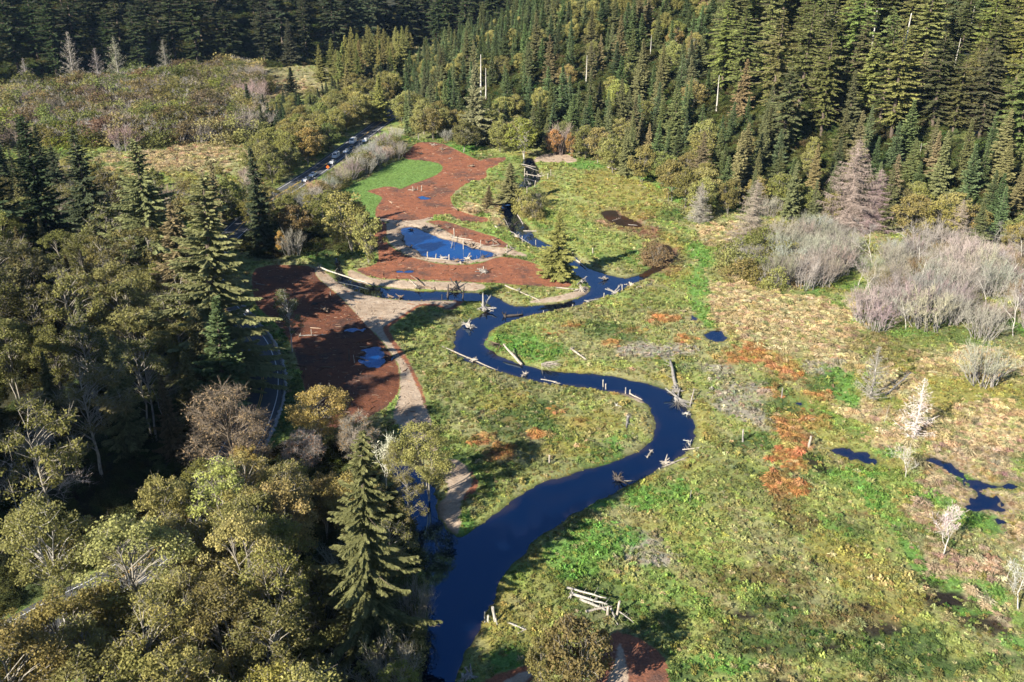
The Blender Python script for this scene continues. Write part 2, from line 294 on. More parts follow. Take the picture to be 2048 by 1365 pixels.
def unit(v): return v / (np.linalg.norm(v, axis=-1, keepdims=True) + 1e-9)

# ------------------------------------------------------------------ materials
def mat(name):
    m = bpy.data.materials.new(name); m.use_nodes = True; nt = m.node_tree; nt.nodes.clear()
    return m, nt.nodes, nt.links
def N(nodes, t, **kw):
    n = nodes.new(t)
    for k, v in kw.items(): setattr(n, k, v)
    return n
def tinted(name, inst=False, transl=.3, lo=.62, hi=1.45, warm=.12):
    """plant tissue: the colour is the object's (or the instance's) own tint, varied leaf by leaf"""
    m, n, l = mat(name)
    if inst:
        src = N(n, 'ShaderNodeAttribute', attribute_type='INSTANCER', attribute_name='tint').outputs['Color']
    else:
        src = N(n, 'ShaderNodeObjectInfo').outputs['Color']
    ton = N(n, 'ShaderNodeAttribute', attribute_name='tone').outputs['Fac']
    mr = N(n, 'ShaderNodeMapRange'); mr.inputs[3].default_value = lo; mr.inputs[4].default_value = hi; l.new(ton, mr.inputs[0])
    mu = N(n, 'ShaderNodeVectorMath', operation='SCALE'); l.new(src, mu.inputs[0]); l.new(mr.outputs[0], mu.inputs['Scale'])
    hs = N(n, 'ShaderNodeHueSaturation'); hs.inputs['Value'].default_value = 1
    m2 = N(n, 'ShaderNodeMapRange'); m2.inputs[3].default_value = .5 + .08 * warm; m2.inputs[4].default_value = .5 - .10 * warm; l.new(ton, m2.inputs[0])
    l.new(m2.outputs[0], hs.inputs['Hue']); l.new(mu.outputs[0], hs.inputs['Color'])
    d = N(n, 'ShaderNodeBsdfDiffuse'); l.new(hs.outputs[0], d.inputs[0]); out = N(n, 'ShaderNodeOutputMaterial')
    if transl > 0:
        t = N(n, 'ShaderNodeBsdfTranslucent'); l.new(hs.outputs[0], t.inputs[0])
        mx = N(n, 'ShaderNodeMixShader'); mx.inputs[0].default_value = transl
        l.new(d.outputs[0], mx.inputs[1]); l.new(t.outputs[0], mx.inputs[2]); l.new(mx.outputs[0], out.inputs[0])
    else: l.new(d.outputs[0], out.inputs[0])
    return m
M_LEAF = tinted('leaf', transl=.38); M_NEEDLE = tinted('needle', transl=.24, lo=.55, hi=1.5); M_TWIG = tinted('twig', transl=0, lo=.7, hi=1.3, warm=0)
M_CLUMP = tinted('marsh_plant', inst=True, transl=.25, lo=.6, hi=1.4)
def bark(name):
    m, n, l = mat(name)
    oi = N(n, 'ShaderNodeObjectInfo'); tc = N(n, 'ShaderNodeTexCoord'); mp = N(n, 'ShaderNodeMapping'); mp.inputs['Scale'].default_value = (3, 3, .6)
    l.new(tc.outputs['Object'], mp.inputs[0]); nz = N(n, 'ShaderNodeTexNoise'); nz.inputs['Scale'].default_value = 2.0; nz.inputs['Detail'].default_value = 6; l.new(mp.outputs[0], nz.inputs['Vector'])
    mr = N(n, 'ShaderNodeMapRange'); mr.inputs[1].default_value = .3; mr.inputs[2].default_value = .7; mr.inputs[3].default_value = .45; mr.inputs[4].default_value = 1.35; l.new(nz.outputs[0], mr.inputs[0])
    mu = N(n, 'ShaderNodeVectorMath', operation='SCALE'); l.new(oi.outputs['Color'], mu.inputs[0]); l.new(mr.outputs[0], mu.inputs['Scale'])
    b = N(n, 'ShaderNodeBsdfPrincipled'); b.inputs['Roughness'].default_value = .9; b.inputs['Specular IOR Level'].default_value = .2
    bp = N(n, 'ShaderNodeBump'); bp.inputs['Strength'].default_value = .6; bp.inputs['Distance'].default_value = .06; l.new(nz.outputs[0], bp.inputs['Height']); l.new(bp.outputs[0], b.inputs['Normal'])
    l.new(mu.outputs[0], b.inputs['Base Color']); o = N(n, 'ShaderNodeOutputMaterial'); l.new(b.outputs[0], o.inputs[0])
    return m
M_BARK = bark('bark')
def paint(name, col, rough=.5, metal=0, coat=0, nscale=0, namt=.2):
    m, n, l = mat(name)
    b = N(n, 'ShaderNodeBsdfPrincipled'); b.inputs['Base Color'].default_value = (*col, 1); b.inputs['Roughness'].default_value = rough; b.inputs['Metallic'].default_value = metal; b.inputs['Coat Weight'].default_value = coat
    if nscale:
        g = N(n, 'ShaderNodeNewGeometry'); nz = N(n, 'ShaderNodeTexNoise'); nz.inputs['Scale'].default_value = nscale; nz.inputs['Detail'].default_value = 5; l.new(g.outputs['Position'], nz.inputs['Vector'])
        mr = N(n, 'ShaderNodeMapRange'); mr.inputs[3].default_value = 1 - namt; mr.inputs[4].default_value = 1 + namt; l.new(nz.outputs[0], mr.inputs[0])
        mu = N(n, 'ShaderNodeVectorMath', operation='SCALE'); mu.inputs[0].default_value = col; l.new(mr.outputs[0], mu.inputs['Scale']); l.new(mu.outputs[0], b.inputs['Base Color'])
    o = N(n, 'ShaderNodeOutputMaterial'); l.new(b.outputs[0], o.inputs[0])
    return m
M_ASPHALT = paint('asphalt', (.055, .057, .062), .85, nscale=1.2, namt=.35); M_WHITE = paint('road_white', (.62, .62, .60), .7, nscale=6, namt=.25); M_YELLOW = paint('road_yellow', (.55, .33, .05), .7, nscale=6, namt=.25)
M_ROCK = paint('rock', (.30, .29, .28), .9, nscale=3, namt=.4)
def water_mat(name, base, rough=.03, wave=.02, spec=(1, 1, 1), ior=1.34):
    m, n, l = mat(name)
    g = N(n, 'ShaderNodeNewGeometry'); nz = N(n, 'ShaderNodeTexNoise'); nz.inputs['Scale'].default_value = .9; nz.inputs['Detail'].default_value = 3; l.new(g.outputs['Position'], nz.inputs['Vector'])
    bp = N(n, 'ShaderNodeBump'); bp.inputs['Strength'].default_value = .35; bp.inputs['Distance'].default_value = wave; l.new(nz.outputs[0], bp.inputs['Height'])
    b = N(n, 'ShaderNodeBsdfPrincipled'); b.inputs['Base Color'].default_value = (*base, 1); b.inputs['Roughness'].default_value = rough; b.inputs['IOR'].default_value = ior; b.inputs['Specular Tint'].default_value = (*spec, 1)
    l.new(bp.outputs[0], b.inputs['Normal'])
    n2 = N(n, 'ShaderNodeTexNoise'); n2.inputs['Scale'].default_value = .12; n2.inputs['Detail'].default_value = 4; l.new(g.outputs['Position'], n2.inputs['Vector'])
    mr = N(n, 'ShaderNodeMapRange'); mr.inputs[1].default_value = .45; mr.inputs[2].default_value = .7; l.new(n2.outputs[0], mr.inputs[0])
    mx = N(n, 'ShaderNodeMix', data_type='RGBA'); mx.inputs[6].default_value = (*base, 1); mx.inputs[7].default_value = (base[0] * 2 + .003, base[1] * 1.3 + .001, base[2] * 1.0, 1)
    l.new(mr.outputs[0], mx.inputs[0])
    sa = N(n, 'ShaderNodeAttribute', attribute_name='sd'); ad = N(n, 'ShaderNodeMath', operation='MULTIPLY_ADD'); l.new(n2.outputs[0], ad.inputs[0]); ad.inputs[1].default_value = -5.0; l.new(sa.outputs['Fac'], ad.inputs[2])
    sh = N(n, 'ShaderNodeMapRange'); sh.inputs[1].default_value = -3.7; sh.inputs[2].default_value = -1.9; sh.inputs[4].default_value = .7; l.new(ad.outputs[0], sh.inputs[0])
    m3 = N(n, 'ShaderNodeMix', data_type='RGBA'); l.new(sh.outputs[0], m3.inputs[0]); l.new(mx.outputs[2], m3.inputs[6]); m3.inputs[7].default_value = (.030, .021, .014, 1)
    l.new(m3.outputs[2], b.inputs['Base Color'])
    o = N(n, 'ShaderNodeOutputMaterial'); l.new(b.outputs[0], o.inputs[0])
    return m
M_WATER = water_mat('river_water', (.0003, .0030, .011), spec=(.07, .42, 1.0), ior=2.05); M_POND = water_mat('pond_water', (.002, .036, .150), spec=(.07, .42, 1.0), ior=2.0); M_MUDWATER = water_mat('mud_water', (.026, .017, .010), rough=.3, wave=.008, ior=1.06)  # sky-reflection blue is put into the specular tint and the pond's base colour

def ground_mat():
    m, n, l = mat('ground')
    g = N(n, 'ShaderNodeNewGeometry'); P = g.outputs['Position']
    at = lambda nm, o='Fac': N(n, 'ShaderNodeAttribute', attribute_name=nm).outputs[o]
    def noise(s, d=4, r=.55):
        z = N(n, 'ShaderNodeTexNoise'); z.inputs['Scale'].default_value = s; z.inputs['Detail'].default_value = d; z.inputs['Roughness'].default_value = r; l.new(P, z.inputs['Vector']); return z.outputs[0]
    def rng(x, a, b, c, d):
        z = N(n, 'ShaderNodeMapRange'); 
        for i, q in enumerate((a, b, c, d)): z.inputs[i + 1].default_value = q
        l.new(x, z.inputs[0]); return z.outputs[0]
    def mth(op, a, b=None):
        z = N(n, 'ShaderNodeMath', operation=op)
        for i, q in enumerate((a, b)):
            if q is None: continue
            if isinstance(q, (int, float)): z.inputs[i].default_value = q
            else: l.new(q, z.inputs[i])
        return z.outputs[0]
    def mix(f, a, b):
        z = N(n, 'ShaderNodeMix', data_type='RGBA')
        for i, q in ((0, f), (6, a), (7, b)):
            if isinstance(q, tuple): z.inputs[i].default_value = (*q, 1)
            elif isinstance(q, (int, float)): z.inputs[i].default_value = q
            else: l.new(q, z.inputs[i])
        return z.outputs[2]
    def scl(c, f):
        z = N(n, 'ShaderNodeVectorMath', operation='SCALE'); l.new(c, z.inputs[0]); l.new(f, z.inputs['Scale']); return z.outputs[0]
    fine, mid, big = noise(2.6, 6, .7), noise(.55, 5, .6), noise(.09, 4, .6)
    edge = mth('MULTIPLY', mth('SUBTRACT', noise(.9, 5, .65), .5), 1.5)
    mask = lambda nm, w=.18: rng(mth('ADD', at(nm), edge), w, -w, 0, 1)
    base = scl(at('col', 'Color'), rng(fine, .3, .7, .45, 1.25))
    # bark mulch: rust red, blotched with damp dark patches and pale chips
    mul = mix(rng(mid, .35, .7, 0, 1), (.26, .100, .052), (.165, .064, .038))
    mul = mix(mth('MULTIPLY', rng(big, .50, .62, 0, 1), rng(mid, .3, .55, .35, 1)), mul, (.10, .055, .042))
    mul = scl(mul, rng(fine, .25, .75, .5, 1.5)); mul = mix(rng(noise(5.5, 2, .5), .68, .74, 0, .7), mul, (.36, .20, .12))
    sa = mix(rng(mid, .35, .65, 0, 1), (.40, .315, .235), (.30, .225, .16)); sa = mix(rng(big, .52, .66, 0, .6), sa, (.20, .14, .09)); sa = scl(sa, rng(fine, .3, .7, .75, 1.2))
    la = mix(rng(mid, .35, .7, 0, 1), (.150, .250, .070), (.125, .205, .058)); la = mix(rng(big, .5, .66, 0, .5), la, (.16, .20, .055)); la = scl(la, rng(fine, .3, .7, .7, 1.25))
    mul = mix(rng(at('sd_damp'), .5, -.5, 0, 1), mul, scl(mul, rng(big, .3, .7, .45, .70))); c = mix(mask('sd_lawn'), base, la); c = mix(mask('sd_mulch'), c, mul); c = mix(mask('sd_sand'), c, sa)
    wet = rng(at('sd_water'), .9, .1, 0, 1); c = mix(wet, c, scl(c, rng(at('sd_water'), -9, -8, .45, .45)))
    b = N(n, 'ShaderNodeBsdfPrincipled'); b.inputs['Roughness'].default_value = .95; b.inputs['Specular IOR Level'].default_value = .15
    l.new(c, b.inputs['Base Color'])
    bp = N(n, 'ShaderNodeBump'); bp.inputs['Strength'].default_value = .8; bp.inputs['Distance'].default_value = .22
    l.new(mth('ADD', fine, mth('MULTIPLY', mid, 1.5)), bp.inputs['Height']); l.new(bp.outputs[0], b.inputs['Normal'])
    o = N(n, 'ShaderNodeOutputMaterial'); l.new(b.outputs[0], o.inputs[0])
    return m
M_GROUND = ground_mat()

# ------------------------------------------------------------------ the ground: one height field, cut into its kinds of surface
def axis(lo, hi, f0, f1, step, grow):
    a = [f0]; s = step
    while a[-1] > lo: s *= grow; a.append(a[-1] - s)
    b = list(np.arange(f0, f1, step)); s = step
    while b[-1] < hi: s *= grow; b.append(b[-1] + s)
    return np.array(a[:0:-1] + b)
GX = axis(-1100, 1300, -125, 122, .8, 1.05); GY = axis(-60, 2100, 88, 465, .9, 1.035)
X, Y = np.meshgrid(GX, GY); NX, NY = len(GX), len(GY)
HD = hill(X, Y); Z = height_d(X, Y, HD)
RD = road_dist(X, Y)
allw = np.full(X.shape, 8.0); bodies = []
for nm, ((lev, sl), P) in WATER.items(): bodies.append([nm, lev, sl, sdf(P, X, Y), None])
for s, lab in PUD: bodies.append(['puddle' if 'puddle' in lab else 'pool', -.07, .10, sdf(poly(s), X, Y), lab])
SDM = np.min([sdf(P, X, Y) for P in MULCH], 0); SDS = np.min([sdf(P, X, Y) for P in SAND], 0); SDL = np.min([sdf(P, X, Y) for P in LAWN], 0)
wig = (fbm(X / 1.7 + 40, Y / 1.7, 3) - .5)
for b in bodies: b[3] = np.where(b[3] < 7, b[3] + wig * (1.3 if b[0] == 'river' else 1.1 if b[0] in ('pond', 'backwater', 'dark_pool') else 3.4), b[3])
for b in bodies: allw = np.minimum(allw, b[3])
rough = (fbm(X / 5, Y / 5, 3) - .5) * .9 + (fbm(X / 1.3, Y / 1.3, 2) - .5) * .35
calm = np.clip(np.minimum(sstep(.2, 2.5, allw), np.minimum(sstep(-.5, 1.5, SDM) + .25, np.minimum(sstep(-.5, 1.5, SDS) + .2, sstep(-.5, 1.5, SDL) + .25))), 0, 1) * sstep(5, 8, RD)
Z = Z + rough * calm + .02
# sand banks and the mulch beside them stand a little above the channel
for b in bodies:
    lev, sl, d = b[1], b[2], b[3]
    Z = np.minimum(Z, np.maximum(lev + sl * d, lev - 1.2)) if lev < -.1 else np.where(d < 2.5, np.minimum(Z, np.maximum(lev + sl * d, lev - .2)), Z)
Z = np.where(RD < 6, np.minimum(Z, 0.0), Z)
COLR = marsh_colour(X, Y, HD)
V = np.stack([X, Y, Z], -1).reshape(-1, 3)
ii, jj = np.meshgrid(np.arange(NX - 1), np.arange(NY - 1)); i0 = (jj * NX + ii)
Qall = np.stack([i0, i0 + 1, i0 + NX + 1, i0 + NX], -1)
def fc(A): return .25 * (A[:-1, :-1] + A[1:, :-1] + A[:-1, 1:] + A[1:, 1:])
cls = np.zeros(Qall.shape[:2], int)
cls[fc(SDL) < 0] = 1; cls[fc(SDM) < 0] = 2; cls[fc(SDS) < 0] = 3; cls[(fc(HD) > 4)] = 4; cls[(fc(HD) > 4) & (fc(X) < -60) & (fc(Y) < 520)] = 5
pu, pv, pd = px(X, Y, Z)
for k, nm in enumerate(('ground', 'lawn', 'mulch_field', 'sand_bank', 'forested_hill', 'wooded_slope')):
    q = Qall[cls == k]
    used, inv = np.unique(q, return_inverse=True)
    at = {'col': ('POINT', 'FLOAT_COLOR', np.concatenate([COLR.reshape(-1, 3)[used], np.ones((len(used), 1))], 1))}
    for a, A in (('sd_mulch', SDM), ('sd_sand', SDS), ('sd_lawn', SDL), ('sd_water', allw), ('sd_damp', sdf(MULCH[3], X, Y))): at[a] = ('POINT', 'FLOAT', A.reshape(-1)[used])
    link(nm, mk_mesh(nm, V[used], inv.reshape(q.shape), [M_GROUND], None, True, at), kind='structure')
for nm, lev, sl, d, lab in bodies:
    q = Qall[fc(d) < 1.0]
    if not len(q): continue
    used, inv = np.unique(q, return_inverse=True); P = V[used].copy(); P[:, 2] = lev
    kind = nm.replace('dark_pool', 'pond').replace('reed_pool', 'pool').replace('marsh_pool', 'pool').replace('marsh_stream', 'stream')
    link(kind, mk_mesh(kind, P, inv.reshape(q.shape), [M_MUDWATER if nm in ('dark_pool', 'backwater') else M_POND if nm in ('pond', 'puddle') else M_WATER], None, True, {'sd': ('POINT', 'FLOAT', d.reshape(-1)[used])}), kind='structure')

# ------------------------------------------------------------------ road
def ribbon(name, off0, off1, z, m, lo=0, hi=None, kind='structure', dash=None):
    P = ROAD[lo:hi]; t = np.gradient(P, axis=0); t /= np.linalg.norm(t, axis=1)[:, None]; nn = np.stack([t[:, 1], -t[:, 0]], 1)
    A, B = P + nn * off0, P + nn * off1; n = len(P)
    Vv = np.zeros((2 * n, 3)); Vv[:n, :2] = A; Vv[n:, :2] = B; Vv[:, 2] = z
    k = np.arange(n - 1); Q = np.stack([k, k + 1, k + 1 + n, k + n], 1)[:, ::-1]
    return link(name, mk_mesh(name, Vv, Q, [m]), kind=kind)
ribbon('road', -4.3, 4.3, .05, M_ASPHALT)
ribbon('yellow_line', -.26, -.10, .056, M_YELLOW); ribbon('yellow_line', .10, .26, .056, M_YELLOW)
ribbon('edge_line', 3.2, 3.36, .056, M_WHITE); ribbon('edge_line', -3.36, -3.2, .056, M_WHITE)
# ------------------------------------------------------------------ plant prototypes: (trunk mesh, crown mesh), base at the origin, real size
def conifer(h, R, seed, kind='spruce', bare=0.04, fine=1.0):
    g = np.random.default_rng(seed); T = MB(); L = MB()
    lean = g.normal(0, .012, 2)
    zt = np.linspace(0, h, 9); path = np.stack([lean[0] * zt, lean[1] * zt, zt], 1)
    T.tube(path, .018 * h * (1 - zt / h) ** .8 + .03, 7, 0, .5, jit=.15)
    z = {'spruce': .07, 'redwood': .14, 'fir': .04}[kind] * h
    lop = g.uniform(.75, 1.25, 8); ph = g.random(3) * 6.28
    while z < h * .985:
        f = z / h
        if kind == 'spruce': prof = R * (1 - f) ** .80 * (1 if f > .2 else .8 + f)
        elif kind == 'fir': prof = R * (1 - f) ** .95
        else: prof = R * min(1, (.55 + 1.1 * f)) * (1 - max(0, f - .62) / .40) ** .75 if f < 1 else .1
        prof *= .86 + .28 * math.sin(f * 17 + ph[0]) * math.sin(f * 41 + ph[1]) + g.normal(0, .05)
        nb = {'spruce': 6, 'redwood': 5, 'fir': 6}[kind]
        a0 = g.random() * 6.28
        for k in range(nb):
            az = a0 + 6.283 * k / nb + g.normal(0, .25)
            Lb = prof * g.uniform(.62, 1.15) * lop[int((az % 6.283) / .7854) % 8]
            if Lb < .35: Lb = .35
            if g.random() < (.06 if kind != 'redwood' else .16): continue
            zz = z + g.normal(0, .18 if kind != 'redwood' else .75); bt = g.normal(0, .10)
            d = np.array([math.cos(az), math.sin(az)]); s = np.array([-d[1], d[0]])
            tilt = {'spruce': .38 * f - .24, 'fir': .45 * f + .02, 'redwood': .12 - .25 * (1 - f)}[kind] + g.normal(0, .07)
            m = max(4, int(Lb * fine * (3.4 if kind != 'redwood' else 3.4)))
            t = (np.arange(m) + g.random(m) * .8) / m; t = .12 + .9 * t
            r = Lb * t; dz = r * tilt + (.10 * Lb * t ** 2.5 if kind != 'redwood' else -.06 * Lb * t ** 2)
            base = np.array([lean[0] * zz, lean[1] * zz])
            P = np.concatenate([base + d * r[:, None], (zz + dz)[:, None]], 1)
            # the limb
            pr = np.array([0, .5, 1.0]); lp = np.concatenate([base + d * (Lb * pr)[:, None], (zz + Lb * pr * tilt)[:, None]], 1)
            if Lb > .8: T.tube(lp, np.array([.012, .008, .003]) * Lb + .012, 3, 0, .5)
            if g.random() < bare: continue
            for side in (-1, 1):
                w = (.30 + .22 * Lb * (1.05 - t) ** .6) * g.uniform(.7, 1.25, m) / fine ** .6 * (.82 if kind == 'redwood' else 1)
                dirv = d * (.55 + .3 * g.random((m, 1))) + s * side * (.75 + .3 * g.random((m, 1)))
                drop = {'spruce': -.55, 'fir': -.05, 'redwood': -.22}[kind] + g.normal(0, .2, m)
                a = unit(np.concatenate([dirv, drop[:, None]], 1)) * w[:, None] * .62
                c = P + a * .85
                up = g.normal(0, .45, (m, 3)) + [0, 0, 1.0]
                b = unit(np.cross(a, up)) * (w * g.uniform(.22, .42, m))[:, None]
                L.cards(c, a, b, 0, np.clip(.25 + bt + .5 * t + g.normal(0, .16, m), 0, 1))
            # along the axis
            a = np.concatenate([d * np.full((m, 1), .32), np.full((m, 1), tilt * .3 - (.10 if kind == 'spruce' else 0))], 1) * (.8 + .5 * g.random((m, 1)))
            b = unit(np.cross(a, g.normal(0, .5, (m, 3)) + [0, 0, 1])) * .16
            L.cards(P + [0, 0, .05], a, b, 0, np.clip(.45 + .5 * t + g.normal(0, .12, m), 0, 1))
        z += (.62 if kind == 'spruce' else .75 if kind == 'redwood' else .55) * (h / 28) ** .45 * (1.1 - .45 * f)
    top = MB()
    return T.mesh('trunk', [M_BARK]), L.mesh('crown', [M_NEEDLE])

def limbs(g, T, p, d, L, r, lev, maxlev, tips, up=.12, spread=.65, nk=4, bend=.18, sides=(6, 4, 3, 3)):
    n = 5; pts = [p]; dd = d.copy()
    for k in range(n):
        dd = unit(dd + g.normal(0, bend, 3) + [0, 0, up]); pts.append(pts[-1] + dd * L / n)
    pts = np.array(pts); rr = np.linspace(r, r * .45, n + 1)
    T.tube(pts, rr, sides[min(lev, 3)], 0, .5)
    if lev >= maxlev: tips.append((pts, dd)); return
    for k in range(nk):
        f = .35 + .62 * (k + g.random()) / nk if lev else .3 + .68 * (k + g.random() * .6) / nk
        i = min(n - 1, int(f * n)); q = pts[i] + (pts[i + 1] - pts[i]) * (f * n - i)
        ax = unit(g.normal(0, 1, 3)); side = unit(np.cross(dd, ax))
        nd = unit(dd * (1 - spread) + side * spread + [0, 0, .12])
        limbs(g, T, q, nd, L * g.uniform(.45, .68) * (1.1 - .35 * f if lev == 0 else 1), r * .47 * (1.1 - .4 * f), lev + 1, maxlev, tips, up, spread, nk, bend, sides)
    tips.append((pts[-2:], dd))

def broadleaf(h, R, seed, leaf=.17, nleaf=46, stems=1, low=.28, density=1.0, twiggy=.35, fill=1.0):
    """trunk and limbs reaching clumps of small leaves; the clumps sit on an uneven domed crown"""
    g = np.random.default_rng(seed); T = MB(); L = MB(); tips = []
    ncl = int(74 * density)
    # clump centres on and inside a lumpy ellipsoid
    cl = []
    lob = [(g.normal(0, 1, 3), g.uniform(.12, .34)) for _ in range(7)]
    cz = h * (low + 1) / 2; ch = h * (1 - low) / 2
    while len(cl) < ncl:
        u = unit(g.normal(0, 1, 3)); rad = g.uniform(.45, 1.0) ** .55
        bump = 1 + sum(a * max(0, float(np.dot(unit(q), u))) ** 3 for q, a in lob) - .22
        p = np.array([u[0] * R * rad * bump, u[1] * R * rad * bump, cz + u[2] * ch * rad * min(bump, 1.05)])
        if u[2] < -.3 and g.random() < .55: continue
        cl.append(p)
    cl = np.array(cl)
    base = [np.array([g.normal(0, .35), g.normal(0, .35), 0]) * (stems > 1) for _ in range(stems)]
    stem = []
    for k in range(stems):
        az = 6.28 * k / stems + g.random(); out = (.05 if stems == 1 else .30) * R
        top = np.array([math.cos(az) * out + g.normal(0, .4), math.sin(az) * out + g.normal(0, .4), h * .86])
        tt = np.linspace(0, 1, 8)[:, None]; pth = base[k] + (top - base[k]) * tt + np.concatenate([g.normal(0, .012 * h, (8, 2)) * tt * (1.1 - tt) * 2, np.zeros((8, 1))], 1)
        T.tube(pth, np.linspace(.0125 * h, .003 * h, 8) / (stems ** .4), 6, 0, .5, jit=.15); stem.append(pth)
    for p in cl:
        s = stem[int(np.argmin([np.linalg.norm(q[-1, :2] - p[:2]) for q in stem]))]
        zc = np.clip(p[2] - np.linalg.norm(p[:2]) * .55 - .05 * h, .12 * h, .85 * h); q0 = np.array([np.interp(zc, s[:, 2], s[:, i]) for i in range(3)])
        mid = (q0 + p) / 2 + [0, 0, .12 * np.linalg.norm(p - q0)] + g.normal(0, .3, 3)
        T.tube([q0, mid, p * .9 + mid * .1], [.0036 * h, .0024 * h, .008], 3, 0, .5)
        rc = g.uniform(.75, 1.45) * R / 4.2
        n = int(nleaf * g.uniform(.7, 1.3) * fill)
        q = g.normal(0, 1, (n, 3)); q = unit(q) * (g.random((n, 1)) ** .45) * rc * [1, 1, .62]
        q[:, 2] += -.10 * (q[:, 0] ** 2 + q[:, 1] ** 2) / rc
        c = p + q; a = unit(g.normal(0, 1, (n, 3)) + [0, 0, -.1]); b = unit(np.cross(a, g.normal(0, 1, (n, 3)) + unit(q) * 1.2 + [0, 0, .5]))
        sz = leaf * g.uniform(.7, 1.45, (n, 1))
        tone0 = g.normal(.5, .13)
        L.cards(c, a * sz * 1.15, b * sz * .8, 0, np.clip(tone0 + g.normal(0, .16, n), 0, 1))
        m = int(6 * twiggy * 3)
        e = p + unit(g.normal(0, 1, (m, 3)) + [0, 0, .25]) * rc * g.uniform(.6, 1.35, (m, 1))
        T.strips(np.repeat(p[None], m, 0), e, .022, 0, .7)
    return T.mesh('trunk', [M_BARK]), L.mesh('crown', [M_LEAF])

def bare_tree(h, seed, spread=.6, maxlev=3, nk=5, up=.10, twig=1.0, stems=1, tw=.010):
    g = np.random.default_rng(seed); T = MB(); K = MB(); tips = []
    for k in range(stems):
        az = 6.28 * k / stems + g.random(); d = unit(np.array([math.cos(az) * (.35 if stems > 1 else .06), math.sin(az) * (.35 if stems > 1 else .06), 1.]))
        limbs(g, T, np.zeros(3), d, h * (.78 if stems == 1 else .7) * g.uniform(.85, 1.05), .0095 * h / stems ** .35, 0, maxlev, tips, up, spread, nk)
    for pts, dd in tips:
        n = int(7 * twig); f = g.random(n); i = np.minimum((f * (len(pts) - 1)).astype(int), len(pts) - 2)
        p = pts[i] + (pts[i + 1] - pts[i]) * (f * (len(pts) - 1) - i)[:, None]
        e = p + unit(dd * .8 + g.normal(0, .75, (n, 3)) + [0, 0, .2]) * g.uniform(.03, .09, (n, 1)) * h
        K.strips(p, e, tw, 0, np.clip(g.normal(.5, .2, n), 0, 1))
    return T.mesh('trunk', [M_BARK]), K.mesh('twigs', [M_TWIG])

def dead_conifer(h, R, seed, hang=1.0, gap=.1, rise=0.0):
    g = np.random.default_rng(seed); T = MB(); K = MB()
    zt = np.linspace(0, h, 8); T.tube(np.stack([g.normal(0, .05, 8), g.normal(0, .05, 8), zt], 1), .015 * h * (1 - zt / h) ** .8 + .03, 6, 0, .5, jit=.15)
    z = .05 * h
    while z < h * .97:
        f = z / h; a0 = g.random() * 6.28
        for k in range(6):
            if g.random() < gap: continue
            az = a0 + k * 1.047 + g.normal(0, .3); Lb = max(.4, R * (1 - f) ** .75 * g.uniform(.5, 1.15))
            d = np.array([math.cos(az), math.sin(az)]); tilt = .30 * f - .22 + rise + g.normal(0, .09)
            pr = np.array([0, .35, .7, 1.0]); lp = np.concatenate([d * (Lb * pr)[:, None], (z + Lb * (pr * tilt + .14 * pr ** 3))[:, None]], 1)
            T.tube(lp, np.array([.012, .009, .006, .002]) * Lb + .012, 3, 0, .6)
            m = int(Lb * 9 * hang) + 4; t = g.random(m); p = np.concatenate([d * (Lb * t)[:, None], (z + Lb * (t * tilt + .14 * t ** 3))[:, None]], 1)
            s = np.array([-d[1], d[0]]); e = p + np.concatenate([d * g.uniform(0, .5, (m, 1)) + s * g.normal(0, .75, (m, 1)), g.uniform(-.85, .15, (m, 1))], 1) * (.35 + .16 * Lb) * g.uniform(.5, 1.2, (m, 1))
            K.strips(p, e, .032, 0, np.clip(g.normal(.5, .22, m), 0, 1))
        z += .62 * (h / 24) ** .5
    return T.mesh('trunk', [M_BARK]), K.mesh('twigs', [M_TWIG])

def bare_shrub(h, R, seed, nst=40, nt=22, tw=.020):
    """a fan of upright stems breaking into fine twigs"""
    g = np.random.default_rng(seed); T = MB(); K = MB()
    for k in range(nst):
        az = g.random() * 6.28; rb = R * .45 * math.sqrt(g.random()); out = R * g.uniform(.2, 1.0) ** .8
        b = np.array([math.cos(az) * rb, math.sin(az) * rb, 0]); hh = h * g.uniform(.7, 1.05) * (1 - .38 * (out / R) ** 2)
        tp = np.array([math.cos(az + g.normal(0, .3)) * out, math.sin(az + g.normal(0, .3)) * out, hh])
        mid = b * .45 + tp * .55 + [0, 0, .1 * h] + g.normal(0, .03 * h, 3)
        pts = np.array([b, (b + mid) / 2 + g.normal(0, .02 * h, 3), mid, (mid + tp) / 2 + g.normal(0, .03 * h, 3), tp])
        T.tube(pts, np.array([.011, .009, .007, .004, .002]) * h, 3, 0, .5)
        t = g.uniform(.3, 1, nt); i = np.minimum((t * 4).astype(int), 3); p = pts[i] + (pts[i + 1] - pts[i]) * (t * 4 - i)[:, None]
        e = p + unit((tp - b) * .13 + g.normal(0, .55, (nt, 3)) + [0, 0, .75]) * g.uniform(.10, .30, (nt, 1)) * h
        K.strips(p, e, tw, 0, np.clip(g.normal(.5, .22, nt), 0, 1))
        q = p[::2] * .3 + e[::2] * .7; e2 = q + unit(g.normal(0, .7, q.shape) + [0, 0, .5]) * .12 * h
        K.strips(q, e2, tw * .8, 0, np.clip(g.normal(.6, .2, len(q)), 0, 1))
    return T.mesh('stems', [M_BARK]), K.mesh('twigs', [M_TWIG])

